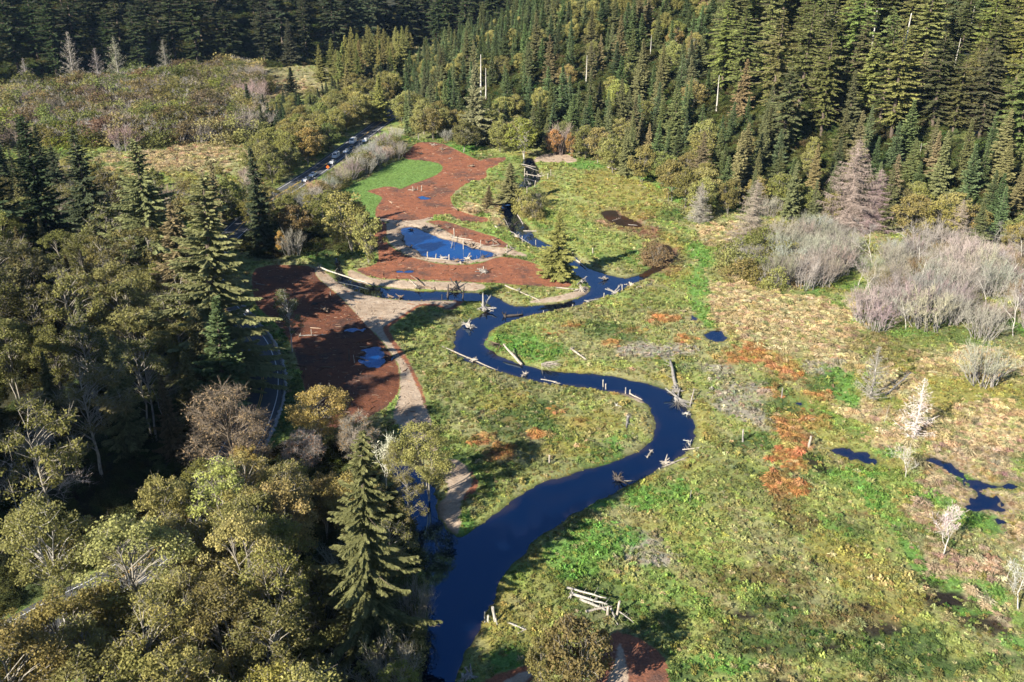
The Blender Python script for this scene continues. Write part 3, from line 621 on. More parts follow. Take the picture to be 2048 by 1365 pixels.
def leafy_shrub(h, R, seed, n=2600, leaf=.16):
    g = np.random.default_rng(seed); T = MB(); L = MB()
    lob = [(unit(g.normal(0, 1, 3) + [0, 0, .4]), g.uniform(.15, .45)) for _ in range(8)]
    for k in range(26):
        az = g.random() * 6.28; o = R * g.uniform(.2, .95); tp = np.array([math.cos(az) * o, math.sin(az) * o, h * (1 - .45 * (o / R) ** 2) * g.uniform(.75, 1)])
        b = tp * [.2, .2, 0]; T.tube([b, (b + tp) / 2 + [0, 0, .1 * h], tp], np.array([.012, .008, .003]) * h, 3, 0, .5)
        e = tp + unit(g.normal(0, .6, (8, 3)) + [0, 0, .8]) * .16 * h; T.strips(np.repeat(tp[None], 8, 0), e, .018, 0, .7)
    ncl = 60; q = unit(g.normal(0, 1, (ncl * 2, 3))); q = q[q[:, 2] > -.25][:ncl]
    for u in q:
        bump = .78 + sum(a * max(0, float(np.dot(w, u))) ** 4 for w, a in lob); rad = g.uniform(.72, 1.0)
        p = np.array([u[0] * R, u[1] * R, h * .30 + u[2] * h * .66]) * rad * bump; p[2] = max(p[2], .06 * h)
        m = n // ncl; s = unit(g.normal(0, 1, (m, 3))) * g.random((m, 1)) ** .4 * R * .30 * [1, 1, .7]
        a = unit(g.normal(0, 1, (m, 3))); b = unit(np.cross(a, g.normal(0, 1, (m, 3)) + u * 1.4)); sz = leaf * g.uniform(.7, 1.4, (m, 1))
        L.cards(p + s, a * sz * 1.2, b * sz * .75, 0, np.clip(g.normal(.5, .12) + g.normal(0, .16, m), 0, 1))
    return T.mesh('stems', [M_BARK]), L.mesh('foliage', [M_LEAF])

def snag_mesh(h, seed, stubs=14):
    g = np.random.default_rng(seed); T = MB()
    zt = np.linspace(0, h, 10); T.tube(np.stack([np.cumsum(g.normal(0, .04, 10)), np.cumsum(g.normal(0, .04, 10)), zt], 1), np.linspace(.020 * h, .005 * h, 10), 7, 0, .5, cap=True, jit=.25)
    for k in range(stubs):
        z = h * g.uniform(.3, .97); az = g.random() * 6.28; L = g.uniform(.4, 2.2) * (1.2 - z / h); d = np.array([math.cos(az), math.sin(az), g.uniform(-.2, .5)])
        T.tube([[0, 0, z], d * L * .6 + [0, 0, z], d * L + [0, 0, z + .1 * L]], [.06, .045, .015], 3, 0, .6)
    return T.mesh('snag', [M_BARK])

P = {}
P['spruce'] = [conifer(30, 6.6, 11 + k, 'spruce') for k in range(4)]
P['bigspruce'] = [conifer(42, 9.0, 21 + k, 'spruce', .06, 2.2) for k in range(3)]
P['fir'] = [conifer(22, 5.2, 31 + k, 'fir') for k in range(4)]
P['redwood'] = [conifer(46, 8.6, 41 + k, 'redwood') for k in range(5)]
P['alder'] = [broadleaf(20, 4.9, 51, .125, 150, 1), broadleaf(22, 5.4, 52, .125, 160, 2), broadleaf(18, 4.6, 53, .125, 145, 3), broadleaf(21, 4.6, 54, .125, 145, 1, .34), broadleaf(19, 5.6, 55, .125, 165, 2, .22)]
P['thinalder'] = [broadleaf(19, 4.2, 61 + k, .125, 100, 1 + k % 2, .34, .66, 1.0) for k in range(4)]
P['farfleaf'] = [broadleaf(14, 5.0, 71 + k, .19, 74, 3, .12, 1.0, .5) for k in range(4)]
P['halfbare'] = [broadleaf(20, 6.2, 57, .13, 34, 4, .12, 1.5, 3.2), broadleaf(17, 5.4, 58, .13, 26, 4, .12, 1.3, 3.2)]
P['bare'] = [bare_tree(14, 81 + k, .62, 3, 5, .10, 1.2, 1) for k in range(3)]
P['whitebare'] = [bare_tree(10, 186 + k, .46, 2, 8, .22, 1.1, 1, tw=.024) for k in range(3)]
P['baremulti'] = [bare_tree(12, 86 + k, .55, 2, 6, .14, 3.4, 4) for k in range(2)]
P['dead'] = [dead_conifer(24, 9.6, 91 + k, 2.0) for k in range(3)]
P['deadthin'] = [dead_conifer(13, 4.0, 95 + k, .8, .35, .55) for k in range(2)]
P['bshrub'] = [bare_shrub(6.5, 4.2, 101 + k) for k in range(4)]
P['lshrub'] = [leafy_shrub(5.0, 4.2, 111 + k) for k in range(4)]
P['snag'] = [snag_mesh(30, 121), snag_mesh(24, 122), snag_mesh(30, 123, 24)]
NOMH = dict(whitebare=10, halfbare=20, spruce=30, bigspruce=42, fir=22, redwood=46, alder=20, thinalder=19, farfleaf=14, bare=14, baremulti=12, dead=24, deadthin=13, bshrub=6.5, lshrub=5)
PARTN = dict(whitebare=('trunk', 'twigs'), bshrub=('stems', 'twigs'), lshrub=('stems', 'foliage'), bare=('trunk', 'twigs'), baremulti=('trunk', 'twigs'), dead=('trunk', 'twigs'), deadthin=('trunk', 'twigs'))
# leaf tints (albedo) and bark
TINT = dict(spruce=(.112, .124, .054), dark=(.052, .070, .037), brownspruce=(.180, .162, .078), fir=(.106, .144, .062), redwood=(.142, .164, .058), redwoodlit=(.178, .202, .063),  # the second redwood tint is a paler foliage colour, dealt out at random
            alder=(.245, .228, .078), pale=(.30, .29, .098), olive=(.178, .178, .060), gold=(.40, .290, .090), rust=(.175, .130, .065), bright=(.20, .22, .05), green=(.055, .10, .030), orange=(.36, .225, .075),
            pink=(.275, .222, .182), grey=(.245, .228, .185), lilac=(.258, .230, .196), tan=(.30, .225, .125), brownwillow=(.19, .135, .075), white=(.52, .48, .43))
BK = dict(brown=(.17, .135, .10), conifer=(.11, .085, .065), alder=(.25, .225, .185), grey=(.29, .265, .24), white=(.44, .41, .36), pink=(.28, .22, .19))
ANCH = [(60, 60, 'in the top left corner'), (210, 80, 'behind the far left snags'), (350, 70, 'above the far willow flats'), (500, 60, 'above the middle of the far flats'), (640, 70, 'behind the far pale meadow'), (780, 60, 'where the far hills meet'), (900, 50, 'beyond the middle hill crest'), (1000, 20, 'at the top edge over the middle hill'),
 (850, 150, 'at the left end of the middle hill'), (915, 190, 'left of the tall white snag'), (1010, 150, 'right of the tall white snag'), (1000, 90, 'near the middle hill crest'), (1110, 60, 'at the top edge near the centre'), (1090, 190, 'above the orange maples'), (1180, 110, 'around the middle grey snag'), (1190, 230, 'above the meadow head'), (1280, 50, 'at the top right of centre'), (1290, 180, 'half way up above the meadow'), (1300, 290, 'low above the meadow edge'),
 (1400, 340, 'behind the small dead grey spruce'), (1420, 80, 'high up left of the redwoods'), (1420, 210, 'beside the mid slope grey snag'), (1520, 160, 'below the short white snag'), (1540, 300, 'behind the full dead grey spruce'), (1570, 40, 'at the top left of the short snag'), (1650, 190, 'left of the tallest bleached snag'), (1700, 60, 'between the top edge snags'), (1690, 290, 'above the tallest dead spruce'), (1790, 340, 'right of the broad dead spruce'), (1850, 190, 'right of the tallest bleached snag'), (1900, 60, 'near the upper right corner'), (1890, 330, 'above the grey thicket'), (2000, 190, 'high at the right edge'), (2000, 350, 'at the right edge over the thicket'), (1960, 440, 'behind the slim dead spruce'), (1600, 410, 'between the dead spruces'),
 (30, 330, 'at the left edge beside the flats'), (150, 380, 'behind the tall brown-topped spruce'), (60, 470, 'at the left edge below dark spruces'), (60, 600, 'at the left edge half way down'), (60, 740, 'at the left edge above the hollow'), (60, 880, 'beside the leaning bare tree'), (180, 560, 'below the dark left spruces'), (180, 680, 'in the middle of the left slope'), (180, 800, 'low on the left slope'), (290, 600, 'under the tall brown-topped spruce'), (300, 720, 'left of the tall road bend spruce'), (300, 830, 'below the road bend spruces'), (390, 800, 'under the fresh green spruce'), (380, 900, 'left of the half bare maple'),
 (60, 1180, 'left of the fork-trunked alder'), (60, 1320, 'in the bottom left corner'), (190, 1190, 'right of the fork-trunked alder'), (200, 1320, 'at the bottom left edge'), (330, 1040, 'at the upper left of the canopy'), (330, 1170, 'in the left middle canopy'), (340, 1310, 'at the bottom of the left canopy'), (470, 980, 'below the golden maples'), (470, 1090, 'in the middle of the canopy'), (480, 1210, 'in the lower middle canopy'), (480, 1330, 'at the bottom middle of the canopy'), (600, 980, 'just left of the layered spruce'), (600, 1120, 'beside the layered spruce'), (620, 1290, 'below the layered spruce'), (740, 1070, 'right of the layered spruce'), (760, 1200, 'between layered spruce and river'), (760, 1320, 'at the bottom by the river'), (835, 1130, 'at the river mouth of the pool'), (835, 1260, 'along the near river bank'),
 (60, 240, 'at the left end of the flats'), (200, 210, 'left of the flats middle'), (330, 200, 'in the middle of the flats'), (430, 170, 'at the back of the flats'), (430, 240, 'right of the flats middle'), (300, 280, 'at the front of the flats'), (480, 290, 'at the right end of the flats'), (560, 240, 'beside the lone dark spruce'), (640, 210, 'left of the yellow far alders'), (720, 160, 'at the back of the far meadow'),
 (570, 310, 'at the near end of the far road'), (650, 250, 'in the middle of the far road row'), (760, 200, 'at the far end of the far road'), (620, 370, 'near the sunlit cars'), (680, 330, 'beside the orange sign'), (750, 290, 'near the white van'), (800, 240, 'at the top left of the mulch'), (880, 250, 'above the mulch field top'), (1000, 270, 'around the bright river-head alder'), (1190, 300, 'above the meadow head edge'), (1300, 350, 'at the curve of the meadow edge'), (1450, 400, 'left of the full dead grey spruce'),
 (1500, 520, 'at its left end'), (1600, 500, 'left of its middle'), (1670, 520, 'near its middle gap'), (1760, 580, 'at its front'), (1780, 510, 'at its back'), (1870, 590, 'right of its middle'), (1880, 500, 'at its back right'), (1980, 560, 'near the right edge'), (1970, 640, 'at its lower right')]
AN = np.array([(a, b) for a, b, _ in ANCH], float); HH = {}
LABELLED = []
def finish_labels():
    """scattered plants: add their size among their like and the landmark they stand by"""
    med = {}
    for o, key, h, u, v in LABELLED: med.setdefault(key, []).append(h)
    for o, key, h, u, v in LABELLED:
        q = np.searchsorted(np.sort(med[key]), h) / len(med[key]); sz = 'tall ' if q > .72 else 'short ' if q < .28 else ''
        ph = ANCH[int(np.argmin(((AN - (u, v)) ** 2).sum(1)))][2]
        if ph.split()[1:2] == ['its'] and 'thicket' not in key: ph = 'near the meadow'
        lab = key.replace('tall ', '').replace('short ', '') if sz else key
        w = (sz + lab + ' ' + ph).split()
        o['label'] = ' '.join(w if len(w) <= 16 else (sz + lab).split()[:16])
    same = {}
    for r in LABELLED: same.setdefault(r[0]['label'], []).append(r[0])
    for lab, os_ in same.items():
        if len(os_) < 2 or len(lab.split()) > 15: continue
        br = [sum(o.children[1].color[:3]) for o in os_]; od = np.argsort(np.argsort(br))
        for o, k in zip(os_, od):
            f = k / (len(os_) - 1); wd = 'light ' if f > .66 else 'dark ' if f < .34 else ''
            if 'dark' in lab or 'pale' in lab: wd = wd.replace('light', 'brighter').replace('dark', 'dimmer')
            o['label'] = wd + lab
SNAGXY = []
count = {}; PLACED = []
def tree(kind, name, x, y, h, tint, label, cat='tree', group=None, bk=None, var=None, wide=1.0, tilt=None, z=None, jitter=.15):
    vs_ = P[kind]; k = RNG.integers(len(vs_)) if var is None else var
    z = ground_z(x, y)[0] - .15 if z is None else z
    s = h / NOMH[kind]
    if group: wide = wide * RNG.uniform(.84, 1.28)
    root = bpy.data.objects.new(name, None); COL.objects.link(root)
    root.empty_display_size = .5
    root.location = (x, y, z); root.rotation_euler = (tilt[0] if tilt else RNG.normal(0, .015), tilt[1] if tilt else RNG.normal(0, .015), RNG.random() * 6.28 if tilt is None else tilt[2]); root.scale = (s * wide, s * wide, s)
    root['label'] = label; root['category'] = cat
    if group: root['group'] = group
    t = np.array(TINT[tint] if isinstance(tint, str) else tint) * (1 + RNG.normal(0, jitter)) * (1 + RNG.normal(0, jitter * .4, 3)); t = np.clip(t, .004, .8)
    b = np.array(BK[bk or ('conifer' if kind in ('spruce', 'bigspruce', 'fir', 'redwood') else 'alder')]) * (1 + RNG.normal(0, .08))
    n0, n1 = PARTN.get(kind, ('trunk', 'crown'))
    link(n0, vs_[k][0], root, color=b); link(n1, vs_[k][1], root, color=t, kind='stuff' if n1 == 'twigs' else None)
    if group:
        q = px(x, y, z + h * .6); LABELLED.append((root, label, h, float(q[0]), float(q[1])))
    count[name] = count.get(name, 0) + 1; PLACED.append((x, y, 4))
    return root
def at(u, v):
    """world point seen at a pixel: on the flat valley, else on the slope"""
    p = flat([[u, v]])[0]
    if v > 150 and hill(p[0:1], p[1:2])[0] < 2: return p[0], p[1]
    t = terrain_hit(u, v); return t[0], t[1]
def T(kind, name, u, v, vtop, tint, label, h=None, **kw):
    x, y = at(u, v)
    if h is None:
        zb = ground_z(x, y)[0]; b = -(vtop - H / 2) / F; h = CAMZ + y * (-sP + b * cP) / (cP + b * sP) - zb
    return tree(kind, name, x, y, h, tint, label, **kw)

# ---- trees one can point at ------------------------------------------------------------------------------------------------
T('bigspruce', 'spruce_tree', 436, 790, 352, 'brownspruce', 'tall broad brownish spruce beside the bend of the road, its top highest there', var=0, wide=1.6, tilt=(0, .10, 1.0))
T('bigspruce', 'spruce_tree', 385, 690, 400, 'brownspruce', 'broad brown spruce just behind the tallest spruce at the road bend', var=2, wide=1.6)
T('fir', 'spruce_tree', 452, 842, 596, (.100, .135, .052), 'fresh green young spruce standing in front of the tall brown spruce by the road', var=1, wide=1.25)
T('bigspruce', 'spruce_tree', 330, 620, 268, 'brownspruce', 'tall brown-topped spruce on the left slope, rising above its neighbours', var=1, wide=1.5)
T('bigspruce', 'spruce_tree', 215, 590, 250, 'dark', 'dark spruce left of the tall brown-topped spruce, with an orange-brown tip', var=2, wide=1.35)
T('bigspruce', 'spruce_tree', 120, 560, 225, 'dark', 'dark spruce with a narrow tip above the willow flats at the left edge', var=0, wide=1.2)
T('bigspruce', 'spruce_tree', 20, 560, 205, 'dark', 'very dark spruce cut by the left edge of the picture', var=1, wide=1.2)
T('spruce', 'spruce_tree', 528, 500, 292, 'dark', 'slim dark spruce alone beside the sunken road, in front of the tan field', var=0, wide=1.05)
T('bigspruce', 'spruce_tree', 735, 1290, 858, (.118, .112, .052), 'big layered spruce with pale tipped boughs at the front beside the river', var=0, wide=1.25)
T('spruce', 'spruce_tree', 1112, 556, 418, 'olive', 'olive spruce on the neck of land between the mulch and the river', var=2, wide=1.5)
T('spruce', 'spruce_tree', 1020, 408, 325, 'brownspruce', 'bushy brown-green spruce beside the upper river above the mulch field', var=3, wide=2.1)
T('spruce', 'spruce_tree', 978, 418, 370, 'brownspruce', 'small olive spruce on the left of the bushy spruce by the upper river', var=1, wide=1.9)
T('spruce', 'spruce_tree', 955, 292, 128, 'brownspruce', 'tall brown spruce with a ragged top above the red mulch field', var=2, wide=1.15)
T('fir', 'spruce_tree', 586, 210, 135, 'dark', 'lone dark cone-shaped spruce in the far pale meadow', var=1, wide=1.6)
T('fir', 'spruce_tree', 500, 232, 168, 'dark', 'small dark cone-shaped spruce on the left of the far pale meadow', var=2, wide=1.4)
T('spruce', 'spruce_tree', 760, 245, 148, 'olive', 'wide grey-green spruce left of the far end of the road', var=1, wide=1.4)
T('spruce', 'spruce_tree', 700, 222, 130, 'olive', 'grey-green spruce behind the yellow alders on the far road', var=3, wide=1.3)
for u, v, vt, w, k, lab in ((1692, 462, 272, 1.0, 0, 'tallest dead spruce with a grey-pink lichen crown in front of the right hill'), (1742, 462, 335, 1.15, 1, 'broad dead spruce with drooping pinkish boughs, right of the tallest dead spruce'),
                         (1648, 452, 395, 1.1, 2, 'short dead pinkish spruce on the left of the tallest dead spruce'), (1500, 484, 355, 1.0, 2, 'dead grey spruce with a full pinkish crown at the edge of the tan meadow'),
                         (1396, 446, 362, .9, 0, 'smaller dead grey spruce at the left edge of the meadow, beside green trees'), (1908, 498, 395, .85, 1, 'slim dead grey spruce behind the grey thicket at the right')):
    T('dead', 'dead_spruce', u, v, vt, 'pink', lab, bk='pink', var=k, wide=w)
T('deadthin', 'dead_spruce', 1828, 876, 756, 'white', 'bleached white dead conifer with bare side boughs in the tan marsh', bk='white', var=0, wide=1.1)
T('deadthin', 'dead_spruce', 1740, 800, 690, 'lilac', 'grey dead conifer leaning over a fallen trunk in the tan meadow', bk='grey', var=1, wide=1.1)
T('whitebare', 'bare_tree', 1808, 962, 898, 'white', 'small bleached bare tree beside the reed pool in the marsh', bk='white', var=0, wide=1.3)
T('whitebare', 'bare_tree', 1883, 1116, 1022, 'white', 'bleached bare tree with a wide fan of branches among the marsh hummocks', bk='white', var=1, wide=1.5)
T('whitebare', 'bare_tree', 2036, 1222, 1120, 'white', 'bleached bare tree cut by the right edge of the picture', bk='white', var=2, wide=1.3)
T('bare', 'bare_tree', 1768, 846, 800, 'tan', 'small tan bare sapling left of the bleached dead conifer', bk='white', var=2)
for u, v, vt, lab in ((150, 168, 62, 'grey dead-topped conifer at the foot of the far left redwoods'), (200, 172, 95, 'smaller grey dead-topped conifer at the foot of the far left redwoods'), (240, 165, 72, 'thin grey dead conifer before the far left redwoods'), (335, 150, 78, 'pale dead conifer before the far left redwoods'), (60, 190, 115, 'grey dead conifer at the left edge of the far redwoods')):
    T('deadthin', 'dead_spruce', u, v, vt, 'grey', lab, bk='grey')
T('bshrub', 'bare_shrub', 1962, 768, 690, 'grey', 'wide grey leafless shrub alone in the tan meadow at right', bk='grey', var=1, wide=1.15)
T('whitebare', 'bare_tree', 772, 990, 876, 'white', 'pale grey leafless tree with upright branches beside the side pool', bk='white', var=1, wide=1.1)
T('whitebare', 'bare_tree', 722, 950, 868, 'pink', 'pinkish leafless tree just left of the pale grey leafless tree by the pool', bk='grey', var=2, wide=1.0)
T('bare', 'bare_tree', 20, 1075, None, 'white', 'long pale leafless tree leaning right out of the dark hollow at left', h=19, bk='white', var=0, tilt=(.12, .50, .4))
T('thinalder', 'alder_tree', 585, 705, 578, 'olive', 'slender alder with a white trunk standing alone by the shaded mulch', bk='white', var=0, wide=.9)
T('alder', 'alder_tree', 862, 1000, 832, 'pale', 'round pale yellow-green alder on the point beside the river and sand bar', var=4, wide=1.05)
T('halfbare', 'maple_tree', 478, 975, 775, (.27, .205, .11), 'half bare maple with a grey-tan dome beside the near road edge', bk='brown', var=0, wide=1.2)
T('alder', 'maple_tree', 500, 1010, 880, 'gold', 'golden maple with thinning leaves below the half bare maple', var=0, wide=1.0)
T('alder', 'maple_tree', 645, 905, 762, 'gold', 'golden yellow maple standing over the lower end of the shaded mulch', var=4, wide=1.25)
T('halfbare', 'maple_tree', 712, 925, 805, (.22, .165, .075), 'thinning olive gold maple right of the golden yellow maple by the sand track', var=1, wide=1.15)
T('halfbare', 'maple_tree', 618, 950, 838, (.27, .17, .10), 'small rusty half bare maple in front of the golden yellow maple', bk='grey', var=1, wide=1.2)
T('alder', 'alder_tree', 132, 1250, 1010, 'alder', 'round alder with forked white trunks alone before the dark hollow', bk='white', var=1, wide=1.0)
T('farfleaf', 'alder_tree', 1150, 1400, 1225, 'alder', 'olive alder at the bottom edge beside the mulch corner and log pile', var=1, wide=.8)
T('farfleaf', 'alder_tree', 1085, 1395, 1262, 'olive', 'smaller olive alder left of the bottom-edge alder, near the river bank', var=2, wide=.6)
T('farfleaf', 'alder_tree', 1045, 318, 238, 'bright', 'bright yellow-green alder with forked white trunks by the head of the river', bk='white', var=0, wide=1.1)
T('farfleaf', 'alder_tree', 1000, 306, 240, 'alder', 'olive alder left of the bright yellow-green alder at the river head', var=3)
T('farfleaf', 'maple_tree', 1108, 312, 255, 'orange', 'small orange maple at the foot of the hill above the sand patch', var=1, wide=.8)
T('farfleaf', 'maple_tree', 1142, 318, 262, 'orange', 'orange and yellow maple right of the small orange maple', var=2, wide=.6)
T('bshrub', 'bare_shrub', 1124, 308, 250, 'pink', 'pink leafless shrub between the two orange maples', bk='pink', var=0)
T('farfleaf', 'alder_tree', 930, 305, 240, 'olive', 'rounded olive alder on the green strip above the mulch field', var=0, wide=1.2)
T('lshrub', 'willow_shrub', 1310, 528, 492, 'brownwillow', 'round brown willow beside the muddy backwater', var=0, wide=.95)
T('lshrub', 'willow_shrub', 1050, 425, 392, 'pale', 'pale green willow shrub on the bank of the upper river', var=1, wide=1.0)
T('lshrub', 'willow_shrub', 1075, 412, 385, 'olive', 'olive willow shrub beside the pale green willow on the upper river', var=2, wide=.9)
T('lshrub', 'willow_shrub', 1068, 436, 405, 'olive', 'low olive willow shrub at the blue reach of the upper river', var=3, wide=.9)
T('farfleaf', 'alder_tree', 700, 505, 385, 'alder', 'olive alder leaning over the mulch left of the blue pond', var=0, wide=1.05)
T('farfleaf', 'alder_tree', 738, 528, 420, 'pale', 'pale alder hanging over the mulch edge left of the blue pond', var=2, wide=.75)
T('farfleaf', 'alder_tree', 660, 480, 380, 'olive', 'dull olive alder behind the alders left of the pond', var=3, wide=1.0)
T('farfleaf', 'maple_tree', 592, 490, 405, 'rust', 'rusty brown maple between the road and the shaded mulch', var=1, wide=1.1)
T('farfleaf', 'maple_tree', 565, 510, 462, 'orange', 'small orange-tinged maple above the shaded mulch', var=0, wide=.7)
T('bshrub', 'bare_shrub', 588, 512, 462, 'grey', 'grey leafless shrub above the shaded mulch', bk='grey', var=0, wide=1.0)
T('farfleaf', 'alder_tree', 545, 428, 372, 'alder', 'olive-yellow alder screening the road below the far cars', var=1, wide=1.2)
T('farfleaf', 'alder_tree', 512, 455, 390, 'olive', 'dull alder screening the sunken road beside the slim dark spruce', var=3, wide=1.3)
T('lshrub', 'willow_shrub', 588, 408, 378, 'alder', 'olive bush on the verge near the sunlit cars', var=2, wide=1.2)
T('farfleaf', 'alder_tree', 575, 445, 385, 'olive', 'grey-olive alder beside the sunken road', var=2, wide=1.1)
T('farfleaf', 'alder_tree', 625, 442, 390, 'alder', 'small olive alder beside the lawn near the road', var=0, wide=.9)
for u, v, vt, k, lab in ((962, 205, 108, 0, 'tall bare white snag above the young firs'), (972, 212, 135, 1, 'short bare snag right of the tall white snag'), (1172, 175, 110, 1, 'bare grey snag in the middle of the forested hill'),
                         (1788, 190, 25, 2, 'tallest bleached snag, leaning slightly, among the redwoods at right'), (1850, 85, -40, 0, 'bleached snag cut by the top edge among the redwoods'), (1965, 222, 165, 1, 'bare grey trunk among the right-hand redwoods'),
                         (1668, 70, 18, 1, 'short white snag rising from the redwoods'), (1940, 65, 10, 1, 'forked white snag near the upper right corner'), (1432, 230, 150, 2, 'grey snag between spruces at mid slope'), (1560, 150, 120, 1, 'small white snag below the redwoods'),
                         (1752, 340, 305, 1, 'thin pale snag right behind the dead spruces'), (1838, 320, 285, 1, 'thin pale snag above the right thicket'), (1995, 315, 287, 1, 'thin white snag near the right edge'), (1735, 150, 20, 0, 'tall forked pale snag left of the top edge snag'), (1648, 95, 10, 1, 'pale snag close to the short white snag'), (1480, 95, 30, 1, 'slim grey snag above the mid slope'), (1905, 150, 75, 2, 'grey broken snag below the upper right corner'), (1300, 120, 70, 1, 'small grey snag high over the meadow'),):
    x, y = at(u, v); zb = ground_z(x, y)[0]; b = -(vt - H / 2) / F; h = max(6, CAMZ + y * (-sP + b * cP) / (cP + b * sP) - zb)
    SNAGXY.extend([(x, y)] if v < 260 else []); o = link('snag', P['snag'][k], loc=(x, y, zb - .3), color=BK['white'], label=lab, category='dead tree', group='bare snags'); s = h / (24 if k == 1 else 30); o.scale = (s * 1.15, s * 1.15, s); o.rotation_euler = (0, .05 if k == 2 else 0, RNG.random() * 6.28)

# ---- forests: scattered individuals, denser where the photograph is denser ---------------------------------------------------
def inside(poly_, x, y): return sdf(poly_, np.array([x]), np.array([y]), 1e5)[0] < 0
def scatter_poly(Pw, spacing, seed, keep=lambda x, y: True, tries=9000, gap=None):
    g = np.random.default_rng(seed); lo, hi = Pw.min(0), Pw.max(0); c = g.random((tries, 2)) * (hi - lo) + lo
    c = c[sdf(Pw, c[:, 0], c[:, 1], 1e5) < 0]; out = []
    for x, y in c:
        sp = spacing * (.8 + .5 * g.random())
        if any((x - a) ** 2 + (y - b) ** 2 < sp * sp for a, b in out): continue
        if any((x - a) ** 2 + (y - b) ** 2 < (r * .75) ** 2 for a, b, r in PLACED[:70]): continue
        if keep(x, y): out.append((x, y))
    return out
def in_view(x, y, z, top, mu=90, mv=40):
    u, v, d = px(x, y, z); u2, v2, _ = px(x, y, z + top)
    return -mu < u < W + mu and v2 < H + mv and v > -120
def pick(g, *opts):
    r = g.random(); 
    for p, o in opts:
        if r < p: return o
        r -= p
    return opts[-1][1]
clear = lambda x, y: road_dist(np.array([x]), np.array([y]))[0] > 6.5 and min(sdf(q, np.array([x]), np.array([y]))[0] for q in MULCH + SAND + LAWN) > 2.5 and min(b for b in [sdf(w[1], np.array([x]), np.array([y]))[0] for w in WATER.values()]) > 1.2
g = np.random.default_rng(5)
# near canopy between the road and the river
for x, y in scatter_poly(poly('430 1040 520 930 560 900 700 935 770 1000 815 1090 838 1200 838 1365 820 1900 -500 1900 -300 1480 60 1290 300 1150', 0), 6.0, 1, clear):
    u, v, _ = px(x, y, 0)
    if not in_view(x, y, 0, 22, 150, 150): continue
    hmax = height_from(v, np.interp(u, [0, 130, 200, 330, 430, 620, 720, 820], [1240, 1190, 1060, 960, 905, 915, 960, 1060])) if v < 1600 else 30
    if hmax < 11: continue
    if u > 640 and v > 1120:
        k = pick(g, (.45, ('lshrub', 'willow_shrub', 6, 'olive', 'dull olive willow bush in the near bank shade')), (.3, ('bshrub', 'bare_shrub', 6, 'grey', 'grey leafless bush in the near bank shade')), (.25, ('thinalder', 'alder_tree', 12, 'olive', 'little olive alder in the near bank shade')))
        tree(k[0], k[1], x, y, k[2] * g.uniform(.8, 1.2), k[3], k[4], 'shrub' if 'shrub' in k[1] else 'tree', 'plants on the shaded near bank')
    else:
        tn = pick(g, (.5, ('alder', 'olive-yellow alder in the sunlit front canopy')), (.25, ('olive', 'dull olive alder in the front canopy')), (.25, ('pale', 'pale yellow-green alder in the front canopy')))
        tree('alder' if g.random() < .7 else 'thinalder', 'alder_tree', x, y, min(hmax, g.uniform(15.5, 22)), tn[0], tn[1], 'tree', 'alders of the front canopy')
# left slope
for x, y in scatter_poly(poly('-420 440 0 400 150 440 280 520 400 640 440 740 452 850 405 960 300 1060 120 1170 -300 1330', 0), 7.8, 2, lambda x, y: clear(x, y)):
    z = ground_z(x, y)[0]; u, v, _ = px(x, y, z)
    if not in_view(x, y, z, 20): continue
    if v > 965 and u < 430 and g.random() < .85: continue
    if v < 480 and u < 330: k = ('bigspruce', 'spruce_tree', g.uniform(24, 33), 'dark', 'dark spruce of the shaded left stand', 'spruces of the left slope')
    else: k = pick(g, (.36, ('thinalder', 'alder_tree', g.uniform(19, 27), (.165, .155, .056), 'thin olive alder with pale limbs on the left slope', 'alders of the left slope')), (.20, ('alder', 'alder_tree', g.uniform(18, 25), (.205, .195, .07), 'pale full-crowned alder on the left slope', 'alders of the left slope')),
                      (.11, ('bare', 'bare_tree', g.uniform(12, 17), 'lilac', 'leafless grey tree on the left slope', 'bare trees of the left slope')), (.33, ('spruce', 'spruce_tree', g.uniform(16, 27), (.095, .092, .042), 'olive spruce among the alders on the left slope', 'spruces of the left slope')))
    tree(k[0], k[1], x, y, k[2], k[3], k[4], 'tree', k[5], wide=.9 if k[0] == 'bigspruce' else 1)
# hedge of alders along the far road, on its left
for x, y in scatter_poly(poly('500 345 560 300 640 250 720 215 790 185 800 205 760 238 700 275 640 318 590 350 545 372', 0), 8.0, 3, clear):
    tree('farfleaf', 'alder_tree', x, y, g.uniform(11, 15), pick(g, (.6, 'alder'), (.4, 'olive')), 'rounded olive-yellow alder in the row left of the far road', 'tree', 'alders along the far road')
for x, y in scatter_poly(poly('370 590 385 520 420 460 480 420 545 380 570 398 500 450 452 500 440 560 462 600 430 625', 0), 7.0, 31, lambda x, y: road_dist(np.array([x]), np.array([y]))[0] > 6.5):
    k = pick(g, (.6, ('farfleaf', 'alder_tree', g.uniform(11, 16), 'olive', 'olive alder crowding the sunken road')), (.4, ('spruce', 'spruce_tree', g.uniform(18, 26), 'brownspruce', 'brownish spruce crowding the sunken road')))
    tree(k[0], k[1], x, y, k[2], k[3], k[4], 'tree', 'trees beside the sunken road')
# right side of the far road and round the lawn: bare pinkish shrubs
for x, y in scatter_poly(poly('600 428 640 404 690 392 735 372 790 345 812 325 800 300 770 296 742 316 705 346 665 372 625 394', 0), 4.8, 4, clear):
    k = pick(g, (.62, ('bshrub', 'bare_shrub', g.uniform(5.5, 8), 'lilac', 'pinkish grey leafless shrub between the far road and the lawn')), (.25, ('lshrub', 'willow_shrub', g.uniform(4, 6), 'olive', 'olive willow shrub between the far road and the lawn')), (.13, ('bshrub', 'bare_shrub', 6, 'tan', 'tan leafless shrub between the far road and the lawn')))
    tree(k[0], k[1], x, y, k[2], k[3], k[4], 'shrub', 'shrubs between the far road and the lawn', bk='grey')
